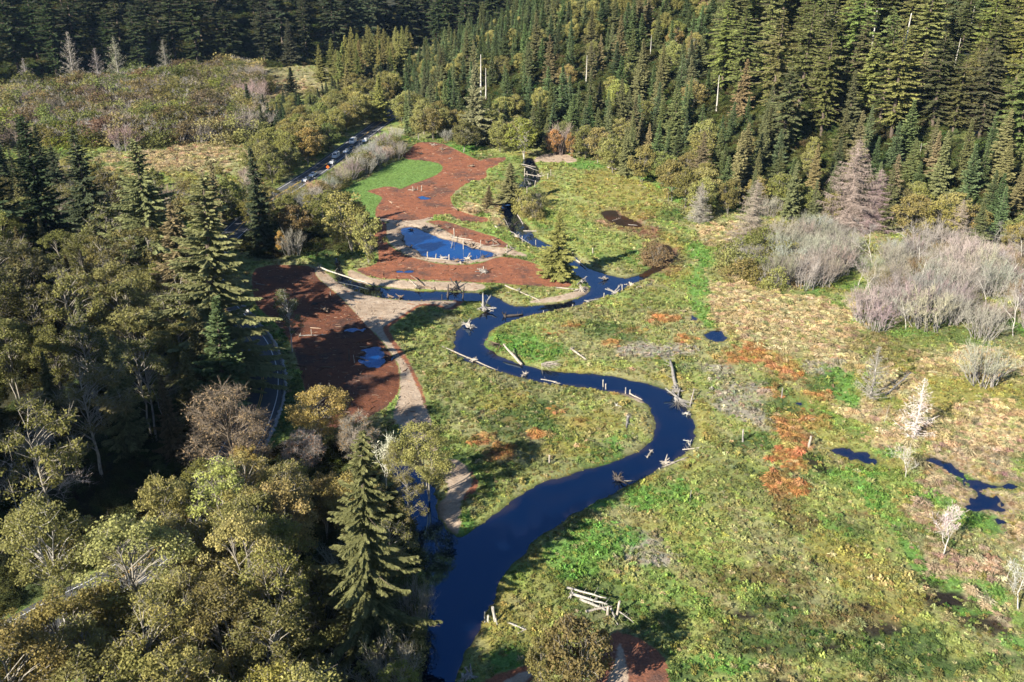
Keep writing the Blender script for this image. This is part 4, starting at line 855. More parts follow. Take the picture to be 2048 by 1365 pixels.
# willow flats
for x, y in scatter_poly(poly('-30 300 -30 205 120 192 250 172 340 160 480 148 520 165 530 190 520 215 525 250 495 285 400 298 330 292 250 302 120 290', 0), 9.6, 5, clear):
    k = pick(g, (.34, ('lshrub', 'willow_shrub', g.uniform(7.5, 11), 'olive', 'rounded olive willow on the far left flats')), (.2, ('lshrub', 'willow_shrub', g.uniform(7.5, 11), 'rust', 'rusty orange-brown willow on the far left flats')), (.12, ('lshrub', 'willow_shrub', g.uniform(7.5, 11), 'gold', 'golden willow on the far left flats')),
             (.08, ('lshrub', 'willow_shrub', g.uniform(7.5, 11), 'bright', 'yellow-green willow on the far left flats')), (.26, ('bshrub', 'bare_shrub', g.uniform(7.5, 11), 'pink', 'pinkish leafless shrub on the far left flats')))
    tn = np.array(TINT[k[3]]) * np.array([.75, .9, 1.15] if k[3] == 'gold' else [1, 1, 1]) * (.85 if k[1] == 'willow_shrub' else .9)
    tree(k[0], k[1], x, y, k[2], tuple(tn), k[4], 'shrub', 'shrubs of the far left flats', bk='grey', wide=1.25)
# round the tan field, in front of the flats
for x, y in scatter_poly(poly('-40 480 -40 345 110 345 230 372 300 385 400 392 470 388 520 340 540 350 520 410 430 450 300 470 120 490', 0), 9.5, 51, clear):
    k = pick(g, (.45, ('farfleaf', 'alder_tree', g.uniform(9, 14), 'alder', 'olive-yellow alder at the near side of the tan field')), (.30, ('lshrub', 'willow_shrub', g.uniform(5, 8), 'olive', 'olive willow at the near side of the tan field')), (.25, ('bshrub', 'bare_shrub', g.uniform(5, 7), 'pink', 'pinkish leafless shrub at the near side of the tan field')))
    tree(k[0], k[1], x, y, k[2], k[3], k[4], 'tree' if 'tree' in k[1] else 'shrub', 'plants by the tan field', bk='grey')
for u, v, vt, lab in ((800, 1000, 880, 'olive alder on the left shore of the side pool'), (822, 1075, 950, 'dull olive alder at the mouth of the side pool')):
    T('thinalder', 'alder_tree', u, v, vt, 'olive', lab, wide=1.1)
# between the willow flats and the road: young firs, alders, far meadow edge
for x, y in scatter_poly(poly('510 268 520 240 560 222 650 212 680 190 740 165 790 150 795 175 760 200 690 235 620 262 560 285', 0), 6.5, 6, clear):
    k = pick(g, (.5, ('fir', 'fir_tree', g.uniform(9, 14), 'dark', 'young dark fir in the clump by the far meadow')), (.5, ('farfleaf', 'alder_tree', g.uniform(8, 11), 'olive', 'olive alder in the clump by the far meadow')))
    tree(k[0], k[1], x, y, k[2], k[3], k[4], 'tree', 'trees by the far meadow')
for x, y in scatter_poly(poly('640 165 740 130 800 118 830 130 800 160 740 165 690 185', 0), 9, 61, clear):
    tree('spruce', 'spruce_tree', x, y, g.uniform(18, 28), 'olive', 'grey-green spruce in the stand at the end of the far meadow', 'tree', 'spruces behind the far meadow', wide=1.2)
# alders along the foot of the right hill
for x, y in scatter_poly(poly('790 285 800 240 850 255 930 268 1000 282 1080 292 1170 310 1250 340 1350 380 1440 412 1600 430 1780 445 1960 490 2150 520 2150 545 1960 520 1800 480 1640 455 1530 440 1440 440 1370 425 1300 385 1240 352 1190 330 1100 305 1000 296 900 284', 0), 6.6, 7, clear):
    u, v, _ = px(x, y, 0)
    far = 'above the mulch field' if u < 1080 else 'along the meadow edge'
    k = pick(g, (.46, ('farfleaf', 'alder_tree', g.uniform(11, 16), 'alder', 'olive-yellow alder by the hill foot')), (.22, ('farfleaf', 'alder_tree', g.uniform(10, 15), 'olive', 'grey-olive alder by the hill foot')), (.12, ('bshrub', 'bare_shrub', g.uniform(5, 7), 'lilac', 'pale leafless shrub by the hill foot')),
             (.20, ('spruce', 'spruce_tree', g.uniform(14, 22), 'spruce', 'olive spruce by the hill foot')))
    tree(k[0], k[1], x, y, k[2], k[3], k[4], 'shrub' if 'shrub' in k[1] else 'tree', 'plants at the foot of the right hill')
# grey thicket on the right
for x, y in scatter_poly(poly('1470 520 1560 480 1670 470 1705 500 1690 550 1640 575 1540 580 1480 560', 0), 4.6, 8, clear):
    u = px(x, y, 0)[0]
    k = ('lshrub', 'willow_shrub', g.uniform(5, 7), 'olive', 'olive willow at the left end of the grey thicket') if u < 1560 and g.random() < .7 else ('bshrub', 'bare_shrub', g.uniform(5.5, 9.5), 'grey', 'grey leafless shrub of the left thicket')
    tree(k[0], k[1], x, y, k[2], k[3], k[4], 'shrub', 'shrubs of the grey thicket', bk='grey')
for x, y in scatter_poly(poly('1715 560 1760 520 1860 500 1990 500 2100 520 2100 640 2040 690 1940 690 1900 650 1800 668 1720 660', 0), 5.8, 9, clear):
    k = pick(g, (.66, ('bshrub', 'bare_shrub', g.uniform(5.5, 10.5), 'lilac', 'pinkish grey leafless shrub of the right thicket')), (.22, ('bare', 'bare_tree', g.uniform(9, 13), 'lilac', 'pale leafless tree standing out of the grey thicket')), (.12, ('bshrub', 'bare_shrub', g.uniform(6, 8), 'rust', 'rust-tinged leafless shrub in the grey thicket')))
    tree(k[0], k[1], x, y, k[2], k[3], k[4], 'shrub' if 'shrub' in k[1] else 'tree', 'shrubs of the grey thicket', bk='white' if 'tree' in k[1] else 'grey')
# right hill
def hill_scatter(xlo, xhi, ylo, yhi, seed, sp, cond, tries):
    q = np.random.default_rng(seed); c = np.stack([q.uniform(xlo, xhi, tries), q.uniform(ylo, yhi, tries)], 1)
    hd = hill(c[:, 0], c[:, 1]); gz = height_d(c[:, 0], c[:, 1], hd); u, v, d = px(c[:, 0], c[:, 1], gz); u2, v2, _ = px(c[:, 0], c[:, 1], gz + 30)
    ok = (hd > 3) & (u > -60) & (u < W + 60) & (v2 < H) & (v > -160) & cond(u, v, c[:, 0], c[:, 1], hd)
    out = []
    cell = {}
    for x, y, z, h_, uu, vv, dd in zip(c[ok, 0], c[ok, 1], gz[ok], hd[ok], u[ok], v[ok], d[ok]):
        s = sp(uu, vv, dd, h_) * q.uniform(.8, 1.2)
        if any(abs(x - a) < 7 and -26 < y - b < 4 for a, b in SNAGXY): continue
        bx, by = int(x // 12), int(y // 12)
        if any((x - a) ** 2 + (y - b) ** 2 < s * s for i in (-1, 0, 1) for j in (-1, 0, 1) for a, b in cell.get((bx + i, by + j), ())): continue
        cell.setdefault((bx, by), []).append((x, y)); out.append((x, y, z, h_, uu, vv, dd))
    return out
RH = hill_scatter(-120, 480, 250, 900, 10, lambda u, v, d, h: (5.6 if h < 40 else 6.2) + d / 320 + (1.4 if u > 1400 and h > 30 else 0), lambda u, v, x, y, h: (x > -95 + (y - 400) * -.12) & (u > 795), 34000)
RH.sort(key=lambda r: r[6])
quota = dict(redwood_tree=280, fir_tree=285, spruce_tree=150, alder_tree=40); rest = []
for x, y, z, hd_, u, v, d in RH:
    rw = sstep(1380, 1560, u) * sstep(25, 60, hd_)
    if g.random() < rw * .85: k = ('redwood', 'redwood_tree', g.uniform(25, 43), pick(g, (.45, 'redwood'), (.4, 'redwoodlit'), (.15, 'spruce')), 'redwood with layered yellow-green boughs', 'redwoods of the right hill')
    elif u < 1180 and v < 320: k = pick(g, (.74, ('fir', 'fir_tree', g.uniform(14, 21), 'fir', 'young green fir of the middle hill stand', 'young firs of the middle hill')), (.14, ('farfleaf', 'alder_tree', g.uniform(10, 14), 'alder', 'pale alder among the young firs', 'alders of the right hill')), (.12, ('spruce', 'spruce_tree', g.uniform(18, 26), 'spruce', 'olive spruce above the young firs', 'spruces of the right hill')))
    else: k = pick(g, (.36, ('fir', 'fir_tree', g.uniform(12, 20), 'fir', 'green fir of the right hill', 'firs of the right hill')), (.40, ('spruce', 'spruce_tree', g.uniform(15, 26), pick(g, (.6, 'spruce'), (.4, 'brownspruce')), 'olive-brown spruce of the right hill', 'spruces of the right hill')), (.24, ('farfleaf', 'alder_tree', g.uniform(9, 14), 'alder', 'olive-yellow alder of the right hill', 'alders of the right hill')))
    if quota[k[1]] <= 0: rest.append((x, y, z, k)); continue
    quota[k[1]] -= 1
    tree(k[0], k[1], x, y, k[2], k[3], k[4], 'tree', k[5], z=z - .3)
# far hill behind the flats, its shade put into the dark foliage tints
FH = hill_scatter(-640, 80, 540, 1080, 11, lambda u, v, d, h: 12.5 + d / 140, lambda u, v, x, y, h: (u < 1120) & (v < 215) & ((u < 800) | (y > 680)), 14000)
FH.sort(key=lambda r: r[6])
for i, (x, y, z, hd_, u, v, d) in enumerate(FH):
    if i < 190:
        k = pick(g, (.8, ('redwood', 'fr')), (.2, ('spruce', 'fs')))
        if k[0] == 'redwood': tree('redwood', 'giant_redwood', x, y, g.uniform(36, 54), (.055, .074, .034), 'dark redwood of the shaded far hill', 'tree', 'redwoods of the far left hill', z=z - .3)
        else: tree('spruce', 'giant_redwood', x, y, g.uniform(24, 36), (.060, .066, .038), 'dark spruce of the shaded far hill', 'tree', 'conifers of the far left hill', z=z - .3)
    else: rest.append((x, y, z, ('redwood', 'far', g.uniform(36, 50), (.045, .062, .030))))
finish_labels()
print('TREES', count, 'rest', len(rest), 'RH', len(RH), 'FH', len(FH))
# ------------------------------------------------------------------ ground lookups
def grid_at(A, x, y):
    x = np.atleast_1d(x); y = np.atleast_1d(y)
    i = np.clip(np.searchsorted(GX, x) - 1, 0, NX - 2); j = np.clip(np.searchsorted(GY, y) - 1, 0, NY - 2)
    fx = (x - GX[i]) / (GX[i + 1] - GX[i]); fy = (y - GY[j]) / (GY[j + 1] - GY[j])
    return (A[j, i] * (1 - fx) * (1 - fy) + A[j, i + 1] * fx * (1 - fy) + A[j + 1, i] * (1 - fx) * fy + A[j + 1, i + 1] * fx * fy)
WL = np.full(X.shape, -9.0)
for nm, lev, sl, d, lab in bodies: WL = np.where(d < .8, lev, WL)
def surf(x, y):
    return np.maximum(grid_at(Z, x, y), grid_at(WL, x, y))

# ------------------------------------------------------------------ mass plants: one point per plant, instanced by geometry nodes
def joined(name, meshes, mtl):
    Vs, Qs, Ts, n = [], [], [], 0
    for me in meshes:
        v = np.empty(len(me.vertices) * 3, np.float32); me.vertices.foreach_get('co', v); q = np.empty(len(me.loops), np.int32); me.loops.foreach_get('vertex_index', q)
        t = np.empty(len(me.polygons), np.float32); me.attributes['tone'].data.foreach_get('value', t)
        Vs.append(v.reshape(-1, 3)); Qs.append(q.reshape(-1, 4) + n); Ts.append(t if len(meshes) == 1 or me is not meshes[0] else t * .2); n += len(v) // 3
    return mk_mesh(name, np.vstack(Vs), np.vstack(Qs), [mtl], None, False, {'tone': ('FACE', 'FLOAT', np.concatenate(Ts))})
def mass(name, label, protos, pts, rot, scl, tint, idx, tilt=None):
    pc = bpy.data.collections.new(name + '_kinds')
    for k, me in enumerate(protos):
        pc.objects.link(bpy.data.objects.new('%s_%02d' % (name, k), me))
    me = bpy.data.meshes.new(name); me.vertices.add(len(pts)); me.vertices.foreach_set('co', np.ascontiguousarray(pts, np.float32).ravel())
    for nm, typ, arr in (('rot', 'FLOAT_VECTOR', rot), ('scl', 'FLOAT_VECTOR', scl), ('tint', 'FLOAT_COLOR', np.concatenate([tint, np.ones((len(tint), 1))], 1)), ('idx', 'INT', idx)):
        a = me.attributes.new(nm, typ, 'POINT'); a.data.foreach_set({'FLOAT_VECTOR': 'vector', 'FLOAT_COLOR': 'color', 'INT': 'value'}[typ], np.ascontiguousarray(arr, np.int32 if typ == 'INT' else np.float32).ravel())
    o = link(name, me, label=label, kind='stuff')
    ng = bpy.data.node_groups.new(name, 'GeometryNodeTree')
    ng.interface.new_socket('Geometry', in_out='INPUT', socket_type='NodeSocketGeometry'); ng.interface.new_socket('Geometry', in_out='OUTPUT', socket_type='NodeSocketGeometry')
    n, l = ng.nodes, ng.links
    gi, go = n.new('NodeGroupInput'), n.new('NodeGroupOutput'); ip = n.new('GeometryNodeInstanceOnPoints'); ci = n.new('GeometryNodeCollectionInfo')
    ci.inputs['Collection'].default_value = pc; ci.inputs['Separate Children'].default_value = True; ci.inputs['Reset Children'].default_value = True
    def attr(nm, t):
        a = n.new('GeometryNodeInputNamedAttribute'); a.data_type = t; a.inputs['Name'].default_value = nm; return [q for q in a.outputs if q.enabled and q.name == 'Attribute'][0]
    l.new(gi.outputs[0], ip.inputs['Points']); l.new(ci.outputs[0], ip.inputs['Instance']); ip.inputs['Pick Instance'].default_value = True
    l.new(attr('idx', 'INT'), ip.inputs['Instance Index']); l.new(attr('rot', 'FLOAT_VECTOR'), ip.inputs['Rotation']); l.new(attr('scl', 'FLOAT_VECTOR'), ip.inputs['Scale'])
    l.new(ip.outputs[0], go.inputs[0])
    md = o.modifiers.new('plants', 'NODES'); md.node_group = ng
    return o
def herb(seed, n=30, R=.5, h=.45, leaf=.13):
    q = np.random.default_rng(seed); L = MB()
    u = unit(q.normal(0, 1, (n, 3)) * [1, 1, .7] + [0, 0, .5]); c = u * [R, R, h] * q.uniform(.5, 1, (n, 1))
    a = unit(u + q.normal(0, .8, (n, 3))); b = unit(np.cross(a, q.normal(0, 1, (n, 3)))); s = leaf * q.uniform(.7, 1.5, (n, 1))
    L.cards(c, a * s * 1.4, b * s * .8, 0, np.clip(q.normal(.5, .22, n), 0, 1)); return L.mesh('herb', [M_CLUMP])
def tuft(seed, n=44, R=.5, h=.75, w=.045, droop=.25):
    q = np.random.default_rng(seed); L = MB(); az = q.random(n) * 6.28; r = R * q.uniform(.2, 1, n); hh = h * q.uniform(.55, 1.05, n) * (1 - .35 * (r / R) ** 2)
    d = np.stack([np.cos(az), np.sin(az)], 1); p0 = np.concatenate([d * (r * .25)[:, None], np.zeros((n, 1))], 1)
    p1 = np.concatenate([d * (r * .7)[:, None], (hh * .8)[:, None]], 1); p2 = np.concatenate([d * (r * 1.25)[:, None], (hh * (1 - droop))[:, None]], 1)
    t = np.clip(q.normal(.5, .2, n), 0, 1); L.strips(p0, p1, w, 0, t * .8); L.strips(p1, p2, w * .9, 0, np.clip(t + .15, 0, 1)); return L.mesh('tuft', [M_CLUMP])
g = np.random.default_rng(77)
def frustum_pts(n, ylo, yhi):
    """even cover of the valley floor in view"""
    y = g.uniform(ylo, yhi, n); half = y * .56 + 45; x = g.uniform(-1, 1, n) * (yhi * .56 + 45)
    k = np.abs(x) < half; return x[k], y[k]
xs, ys = [], []
for (a, b, dens) in ((70, 150, 2.6), (150, 230, 1.9), (230, 320, 1.15), (320, 430, .6), (430, 760, .12)):
    x, y = frustum_pts(int(dens * (b - a) * 2 * (b * .56 + 45)), a, b); xs.append(x); ys.append(y)
x, y = np.concatenate(xs), np.concatenate(ys)
w_, m_, s_, l_, h_, r_ = (grid_at(A, x, y) for A in (allw, SDM, SDS, SDL, HD, RD))
ok = (w_ > .05 + .5 * (g.random(len(x)) - .5)) & (m_ > .25) & (s_ > .15) & (l_ > .3) & (h_ < 3) & (r_ > 5.2) & (g.random(len(x)) > .82 * forest_mask(x, y))
x, y = x[ok], y[ok]
c = marsh_colour(x + g.normal(0, .8, len(x)), y + g.normal(0, .8, len(x)), np.zeros(len(x)))
mud = c.sum(1) < .10
keepm = ~mud | (g.random(len(x)) < .16); x, y, c, mud = x[keepm], y[keepm], c[keepm], mud[keepm]
c[mud] = np.array(C['ygreen']) * .8
tan = (c[:, 0] > .215) & (c[:, 1] > .16) & (c[:, 1] / c[:, 0] < .85)
odd = g.random(len(x)); pal = np.array([C[k] for k in ('ygreen', 'dark', 'gold', 'olive', 'tan', 'gold')])
fr = sstep(3.4, .6, grid_at(allw, x, y)) * sstep(.35, .6, fbm(x / 5, y / 5, 2)) * .8; c = c * (1 - fr[:, None]) + np.array((.27, .225, .07)) * fr[:, None]
c = np.where((odd < .26)[:, None], c * .4 + .6 * pal[g.integers(0, 6, len(x))], c)
c = c * np.exp(g.normal(0, .24, (len(x), 1))) * (1 + g.normal(0, .07, (len(x), 3)))
idx = np.where(tan, g.integers(5, 8, len(x)), g.integers(0, 5, len(x)))
big = 1 + np.clip((y - 180) / 150, 0, 2.2)
sc = np.exp(g.normal(0, .28, len(x))) * np.where(tan, 1.25, 1.0) * (.60 + .24 * big) * (.72 + .5 * fbm(x / 6, y / 6, 2))
edge = np.clip(grid_at(allw, x, y) / 2.0, .5, 1); sc = sc * edge
zz = surf(x, y) - .04
rot = np.stack([g.normal(0, .12, len(x)), g.normal(0, .12, len(x)), g.random(len(x)) * 6.28], 1)
PROT = [herb(1, 38, .5, .45, .10), herb(2, 44, .55, .5, .095), herb(3, 34, .4, .6, .105), tuft(4, 40, .45, .7), tuft(5, 40, .55, .6), tuft(6, 76, .7, .8, .038, .35), tuft(7, 76, .8, .75, .038, .4), tuft(8, 70, .6, .95, .038, .3)]
mass('marsh_plants', 'low marsh herbs, sedge tufts and dry grass hummocks covering the valley floor', PROT, np.stack([x, y, zz], 1), rot, np.stack([sc, sc, sc * g.uniform(.7, 1.2, len(x))], 1), np.clip(c, .004, .6), idx)
print('CLUMPS', len(x))
# the sown lawn: short blades
n = 16000; lo, hi = LAWN[0].min(0), LAWN[0].max(0); x = g.uniform(lo[0], hi[0], n); y = g.uniform(lo[1], hi[1], n); ok = (grid_at(SDL, x, y) < -.1); x, y = x[ok], y[ok]
c = np.array([.16, .26, .075]) * np.exp(g.normal(0, .18, (len(x), 1))); sc = g.uniform(.35, .6, len(x))
mass('lawn_grass', 'short bright green grass sown on the curved bank', [tuft(9, 26, .8, .4), tuft(10, 26, .9, .35)], np.stack([x, y, grid_at(Z, x, y) - .02], 1), np.stack([x * 0, x * 0, g.random(len(x)) * 6.28], 1), np.stack([sc] * 3, 1), c, g.integers(0, 2, len(x)))
# sticks and chips lying on the mulch and the sand
n = 26000; x = g.uniform(-80, 40, n); y = g.uniform(165, 420, n); dm = np.minimum(grid_at(SDM, x, y), grid_at(SDS, x, y)); ok = (dm < -.1) & (grid_at(allw, x, y) > .1) & (g.random(n) < .30 + .7 * fbm(x / 3, y / 3, 2) ** 2); x, y = x[ok], y[ok]; n = len(x)
def stick(seed):
    T = MB(); T.tube([[-.5, 0, .03], [0, g.normal(0, .05), .05], [.5, 0, .03]], [.055, .05, .03], 4, 0, .6); T.tube([[.1, 0, .04], [.3, .22, .08]], [.03, .01], 3, 0, .6); return T.mesh('stick', [M_CLUMP])
c = np.array([(.24, .17, .12), (.07, .045, .03), (.36, .27, .19), (.20, .09, .05)])[g.integers(0, 4, n)] * np.exp(g.normal(0, .2, (n, 1))); sc = np.exp(g.normal(-.45, .5, n))
mass('mulch_litter', 'small sticks and bark chips scattered over the mulch and sand', [stick(k) for k in range(3)], np.stack([x, y, grid_at(Z, x, y)], 1), np.stack([x * 0, g.normal(0, .08, n), g.random(n) * 6.28], 1), np.stack([sc] * 3, 1), c, g.integers(0, 3, n))
# undergrowth of the forests
gx = []
x = g.uniform(-360, 480, 125000); y = g.uniform(66, 800, 125000); h_ = hill(x, y); z = height_d(x, y, h_); u, v, d = px(x, y, z + 2)
fm = forest_mask(x, y)
ok = ((h_ > 1) | (fm > .5)) & (u > -40) & (u < W + 40) & (v > -60) & (v < H + 260) & (grid_at(RD, x, y) > 6) & (grid_at(allw, x, y) > 1.5)
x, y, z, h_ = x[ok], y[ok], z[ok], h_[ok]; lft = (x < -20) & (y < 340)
c = np.where(lft[:, None], np.array([.055, .060, .024]), np.array([.075, .085, .030])) * np.exp(g.normal(0, .35, (len(x), 1))) * (1 + g.normal(0, .12, (len(x), 3)))  # brush on the left tinted darker, standing in for the shade there
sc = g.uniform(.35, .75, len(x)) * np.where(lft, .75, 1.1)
BUSH = [joined('bush', [P['lshrub'][k][1]], M_CLUMP) for k in range(4)]
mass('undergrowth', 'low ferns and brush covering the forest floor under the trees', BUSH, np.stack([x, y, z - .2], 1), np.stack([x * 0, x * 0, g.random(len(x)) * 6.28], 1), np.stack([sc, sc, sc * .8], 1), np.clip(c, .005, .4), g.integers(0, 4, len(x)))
print('BUSH', len(x))
# trees past the count of individuals, and an unseen stand set beyond the left edge to shade the valley floor
pts, scl, tin, idx = [], [], [], []
PK = ['spruce', 'fir', 'redwood', 'farfleaf']; FP = []
for k in PK: FP += [joined('tree_' + k, P[k][j], M_CLUMP) for j in range(2)]
for (x, y, z, k) in rest:
    nm = {'bigspruce': 'spruce', 'alder': 'farfleaf'}.get(k[0], k[0]); s = k[2] / NOMH[nm]
    t = TINT[k[3]] if isinstance(k[3], str) else k[3]
    pts.append((x, y, z - .3)); scl.append((s, s, s)); tin.append(np.array(t) * (1 + g.normal(0, .12))); idx.append(PK.index(nm) * 2 + int(g.integers(2)))
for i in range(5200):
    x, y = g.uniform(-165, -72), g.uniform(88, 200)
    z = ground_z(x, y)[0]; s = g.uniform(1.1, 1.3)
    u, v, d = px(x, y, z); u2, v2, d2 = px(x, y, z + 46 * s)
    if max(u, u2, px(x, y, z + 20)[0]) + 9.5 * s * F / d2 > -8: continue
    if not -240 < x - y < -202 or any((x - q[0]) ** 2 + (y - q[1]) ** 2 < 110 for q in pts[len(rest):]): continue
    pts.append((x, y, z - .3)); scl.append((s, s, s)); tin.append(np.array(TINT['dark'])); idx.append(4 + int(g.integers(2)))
mass('forest_and_shade_stand', 'conifers massed on the slopes too far off to tell apart, plus an unseen shading stand', FP, np.array(pts), np.stack([np.zeros(len(pts)), np.zeros(len(pts)), g.random(len(pts)) * 6.28], 1), np.array(scl), np.clip(np.array(tin), .004, .5), np.array(idx))
print('FOREST', len(pts))

# ------------------------------------------------------------------ logs, stumps and posts placed along the river
WOODC = dict(pale=(.35, .305, .25), grey=(.25, .23, .205), dark=(.075, .062, .055), brown=(.20, .145, .105), white=(.36, .335, .29))
g = np.random.default_rng(99)
GRP = 'large wood placed along the channel'
def p3(u, v, lift=0):
    q = flat([[u, v]])[0]; z = surf(q[0], q[1])[0]
    return np.array([q[0], q[1], z + lift])
def root_bm(R, n=11, fine=6):
    T = MB()
    for k in range(n):
        a = 6.28 * k / n + g.normal(0, .25); L = R * g.uniform(.6, 1.1); d = np.array([g.normal(0, .25), math.cos(a), math.sin(a)])
        e1 = d * L * .55; e2 = unit(d + g.normal(0, .35, 3)) * L * .55 + e1
        T.tube([[0, 0, 0], e1, e2], [R * .20, R * .12, R * .03], 4, 0, .5)
        for j in range(fine // 2):
            s = e1 + (e2 - e1) * g.random(); T.tube([s, s + unit(d + g.normal(0, .8, 3)) * L * .35], [R * .06, R * .015], 3, 0, .55)
    T.tube([[-R * .25, 0, 0], [R * .1, 0, 0]], [R * .35, R * .42], 8, 0, .4, cap=True, jit=.3)
    return T.mesh('root_wad', [M_BARK])
ROOTM = [root_bm(1.0) for _ in range(4)]
def log_mesh(L, d, knots=5, bend=.07):
    T = MB(); n = 7; t = np.linspace(0, 1, n); p = np.stack([t * L, np.cumsum(g.normal(0, bend * L / n, n)), np.cumsum(g.normal(0, bend * .4 * L / n, n))], 1)
    r = d * .5 * (1 - .45 * t) * (1 + g.normal(0, .05, n)); T.tube(p, r, 8, 0, .5, cap=True, jit=.35)
    for k in range(knots):
        f = g.uniform(.25, .95); q = np.array([np.interp(f, t, p[:, i]) for i in range(3)]); a = g.uniform(-.4, 3.5); l_ = g.uniform(.25, 1.3) * min(1.5, L * .2)
        T.tube([q, q + np.array([.35 * l_, math.cos(a) * l_, abs(math.sin(a)) * l_])], [d * .12, d * .03], 4, 0, .5)
    return T.mesh('log', [M_BARK])
def log(u0, v0, u1, v1, d, label, root=0, col='pale', lift=None, knots=5, lift1=None, name='fallen_log'):
    d *= .85; a = p3(u0, v0, (d * .38 if lift is None else lift)); b = p3(u1, v1, (d * .25 if lift1 is None else lift1)); L = np.linalg.norm(b - a)
    c = np.array(WOODC[col]) * (1 + g.normal(0, .08))
    o = bpy.data.objects.new(name, None); COL.objects.link(o); o.location = a; o['label'] = label; o['category'] = 'log'; o['group'] = GRP
    v = (b - a) / L; o.rotation_euler = (0, -math.asin(v[2]), math.atan2(v[1], v[0]))
    link('log_trunk', log_mesh(L, d, knots), o, color=c)
    if root:
        r = link('root_wad', ROOTM[g.integers(4)], o, color=c * .8); r.scale = (root,) * 3; r.rotation_euler = (g.random() * 6.28, 0, math.pi)
def post(u, v, vt, d, label, col='pale', lean=0, name='wooden_post'):
    a = p3(u, v); q = math.atan((v - H / 2) / F) + PITCH; h = max(.8, (v - vt) / (scale_at(v) * math.cos(q)) * 1.0)
    T = MB(); n = 5; t = np.linspace(0, 1, n); d *= .72; T.tube(np.stack([np.cumsum(g.normal(0, .03, n)) + lean * h * t, np.cumsum(g.normal(0, .03, n)), t * (h + .5) - .5], 1), d * .5 * (1 - .25 * t), 8, 0, .5, cap=True, jit=.25)
    o = link(name, T.mesh('post', [M_BARK]), loc=a, color=np.array(WOODC[col]) * (1 + g.normal(0, .07)), label=label, category='post', group='upright posts and stumps')
    return o
def stump(u, v, R, label, col='brown', h=.9, logs=2, name='root_wad_pile'):
    a = p3(u, v); o = bpy.data.objects.new(name, None); COL.objects.link(o); o.location = a; o['label'] = label; o['category'] = 'root wad'; o['group'] = GRP
    o.rotation_euler = (0, 0, g.random() * 6.28); c = np.array(WOODC[col])
    r = link('root_wad', ROOTM[g.integers(4)], o, color=c); r.scale = (R, R, R); r.location = (0, 0, R * .35); r.rotation_euler = (g.random() * 6, -1.1 + g.normal(0, .5), g.random() * 6)
    for k in range(logs):
        l_ = link('limb', log_mesh(R * g.uniform(1.4, 2.6), R * .28, 3), o, color=c * g.uniform(.9, 1.2)); l_.location = (g.normal(0, .3 * R), g.normal(0, .3 * R), .25 * R); l_.rotation_euler = (0, g.uniform(-.55, -.05), g.random() * 6.28)
def brush(u, v, R, label, col='grey', rot=0):
    T = MB(); n = 46
    for k in range(n):
        a = g.normal(0, .42); L = R * g.uniform(.6, 1.1); d = np.array([math.cos(a), math.sin(a), g.uniform(.0, .35)])
        T.tube([[0, 0, .1], d * L * .5 + [0, 0, .15], d * L + g.normal(0, .08 * R, 3)], [.07, .05, .015], 3, 0, .5)
    o = link('brush_fan', T.mesh('brush_fan', [M_BARK]), loc=p3(u, v), color=np.array(WOODC[col]), label=label, category='branches', group=GRP); o.rotation_euler = (0, 0, rot)

log(1142, 511, 1173, 535, .75, 'pale log with a root wad slanting across the upper river bend', 1.2)
log(1112, 576, 1164, 581, .5, 'thin pale log ending in a root wad on the gravel point', 0)
log(1010, 574, 1078, 602, .55, 'long pale log lying across the grassy point south of the mulch', 0)
log(1011, 587, 1040, 586, .4, 'short thin log crossing the long pale log on the grassy point', 0, 'grey')
log(1273, 577, 1304, 568, .6, 'pale log lying on the grass at the outer bank by the backwater')
log(1009, 630, 1046, 627, .8, 'dark half-sunk log in the middle of the river', 1.3, 'dark', lift=.1)
log(883, 695, 1015, 742, .45, 'longest pale log, lying along the left bank at the tight river bend', 0, knots=9)
log(1044, 729, 1004, 704, .8, 'thick pale log with upright roots on the inside of the tight bend', 0, lift1=1.8)
log(1112, 762, 1081, 756, .3, 'thin curved stick floating off the left bank below the tight bend', 0, 'pale')
log(1261, 785, 1285, 797, .35, 'thin curved log on the tip of the meander island', 0)
log(1352, 783, 1345, 731, 1.0, 'big grey leaning log with a root wad on the outer bank of the big bend', 1.9, 'grey', lift1=1.2)
log(1380, 812, 1385, 791, .45, 'forked pale branch stuck upright on the outer bank of the big bend', 0, lift1=1.5)
log(1319, 936, 1378, 914, .45, 'long thin pale log at the foot of the outer bank below the big bend', 0)
log(1243, 960, 1272, 957, .3, 'thin pale log touching the near bank beside a dark root wad', 0)
log(1418 - 10, 940 - 45, 1365, 896, .35, 'pale branch reaching from the outer bank into the river', 0)
log(1303, 900, 1294, 912, .5, 'short pale log floating in the river below the big bend', .5)
log(1257, 835, 1253, 862, .7, 'grey weathered log lying on the meander island', .8, 'grey')
log(1262, 866, 1275, 872, .3, 'thin curved stick below the grey log on the meander island')
log(1144, 701, 1172, 723, .6, 'weathered log with roots lying in the grass above the tight bend', .9, 'pale')
log(1134, 1190, 1212, 1212, .44, 'topmost long white log of the log pile near the bottom', 0, 'white', lift=1.2, lift1=1.5)
log(1143, 1200, 1214, 1218, .55, 'second long white log of the log pile near the bottom', .8, 'white', lift=.8, lift1=1.0, knots=9)
log(1160, 1206, 1212, 1224, .62, 'lowest long white log of the log pile near the bottom', 0, 'white', lift=.4, lift1=.5)
log(1172, 1230, 1222, 1217, .5, 'short tan log crossing under the log pile near the bottom', 0, 'pale', lift=.3, lift1=.7)
log(1222, 1222, 1237, 1250, .4, 'grey log poking out of the log pile towards the bottom', 0, 'grey', lift=.7)
log(1236, 1228, 1269, 1245, .25, 'thin dark pole sticking out right of the log pile', 0, 'grey', lift=.8)
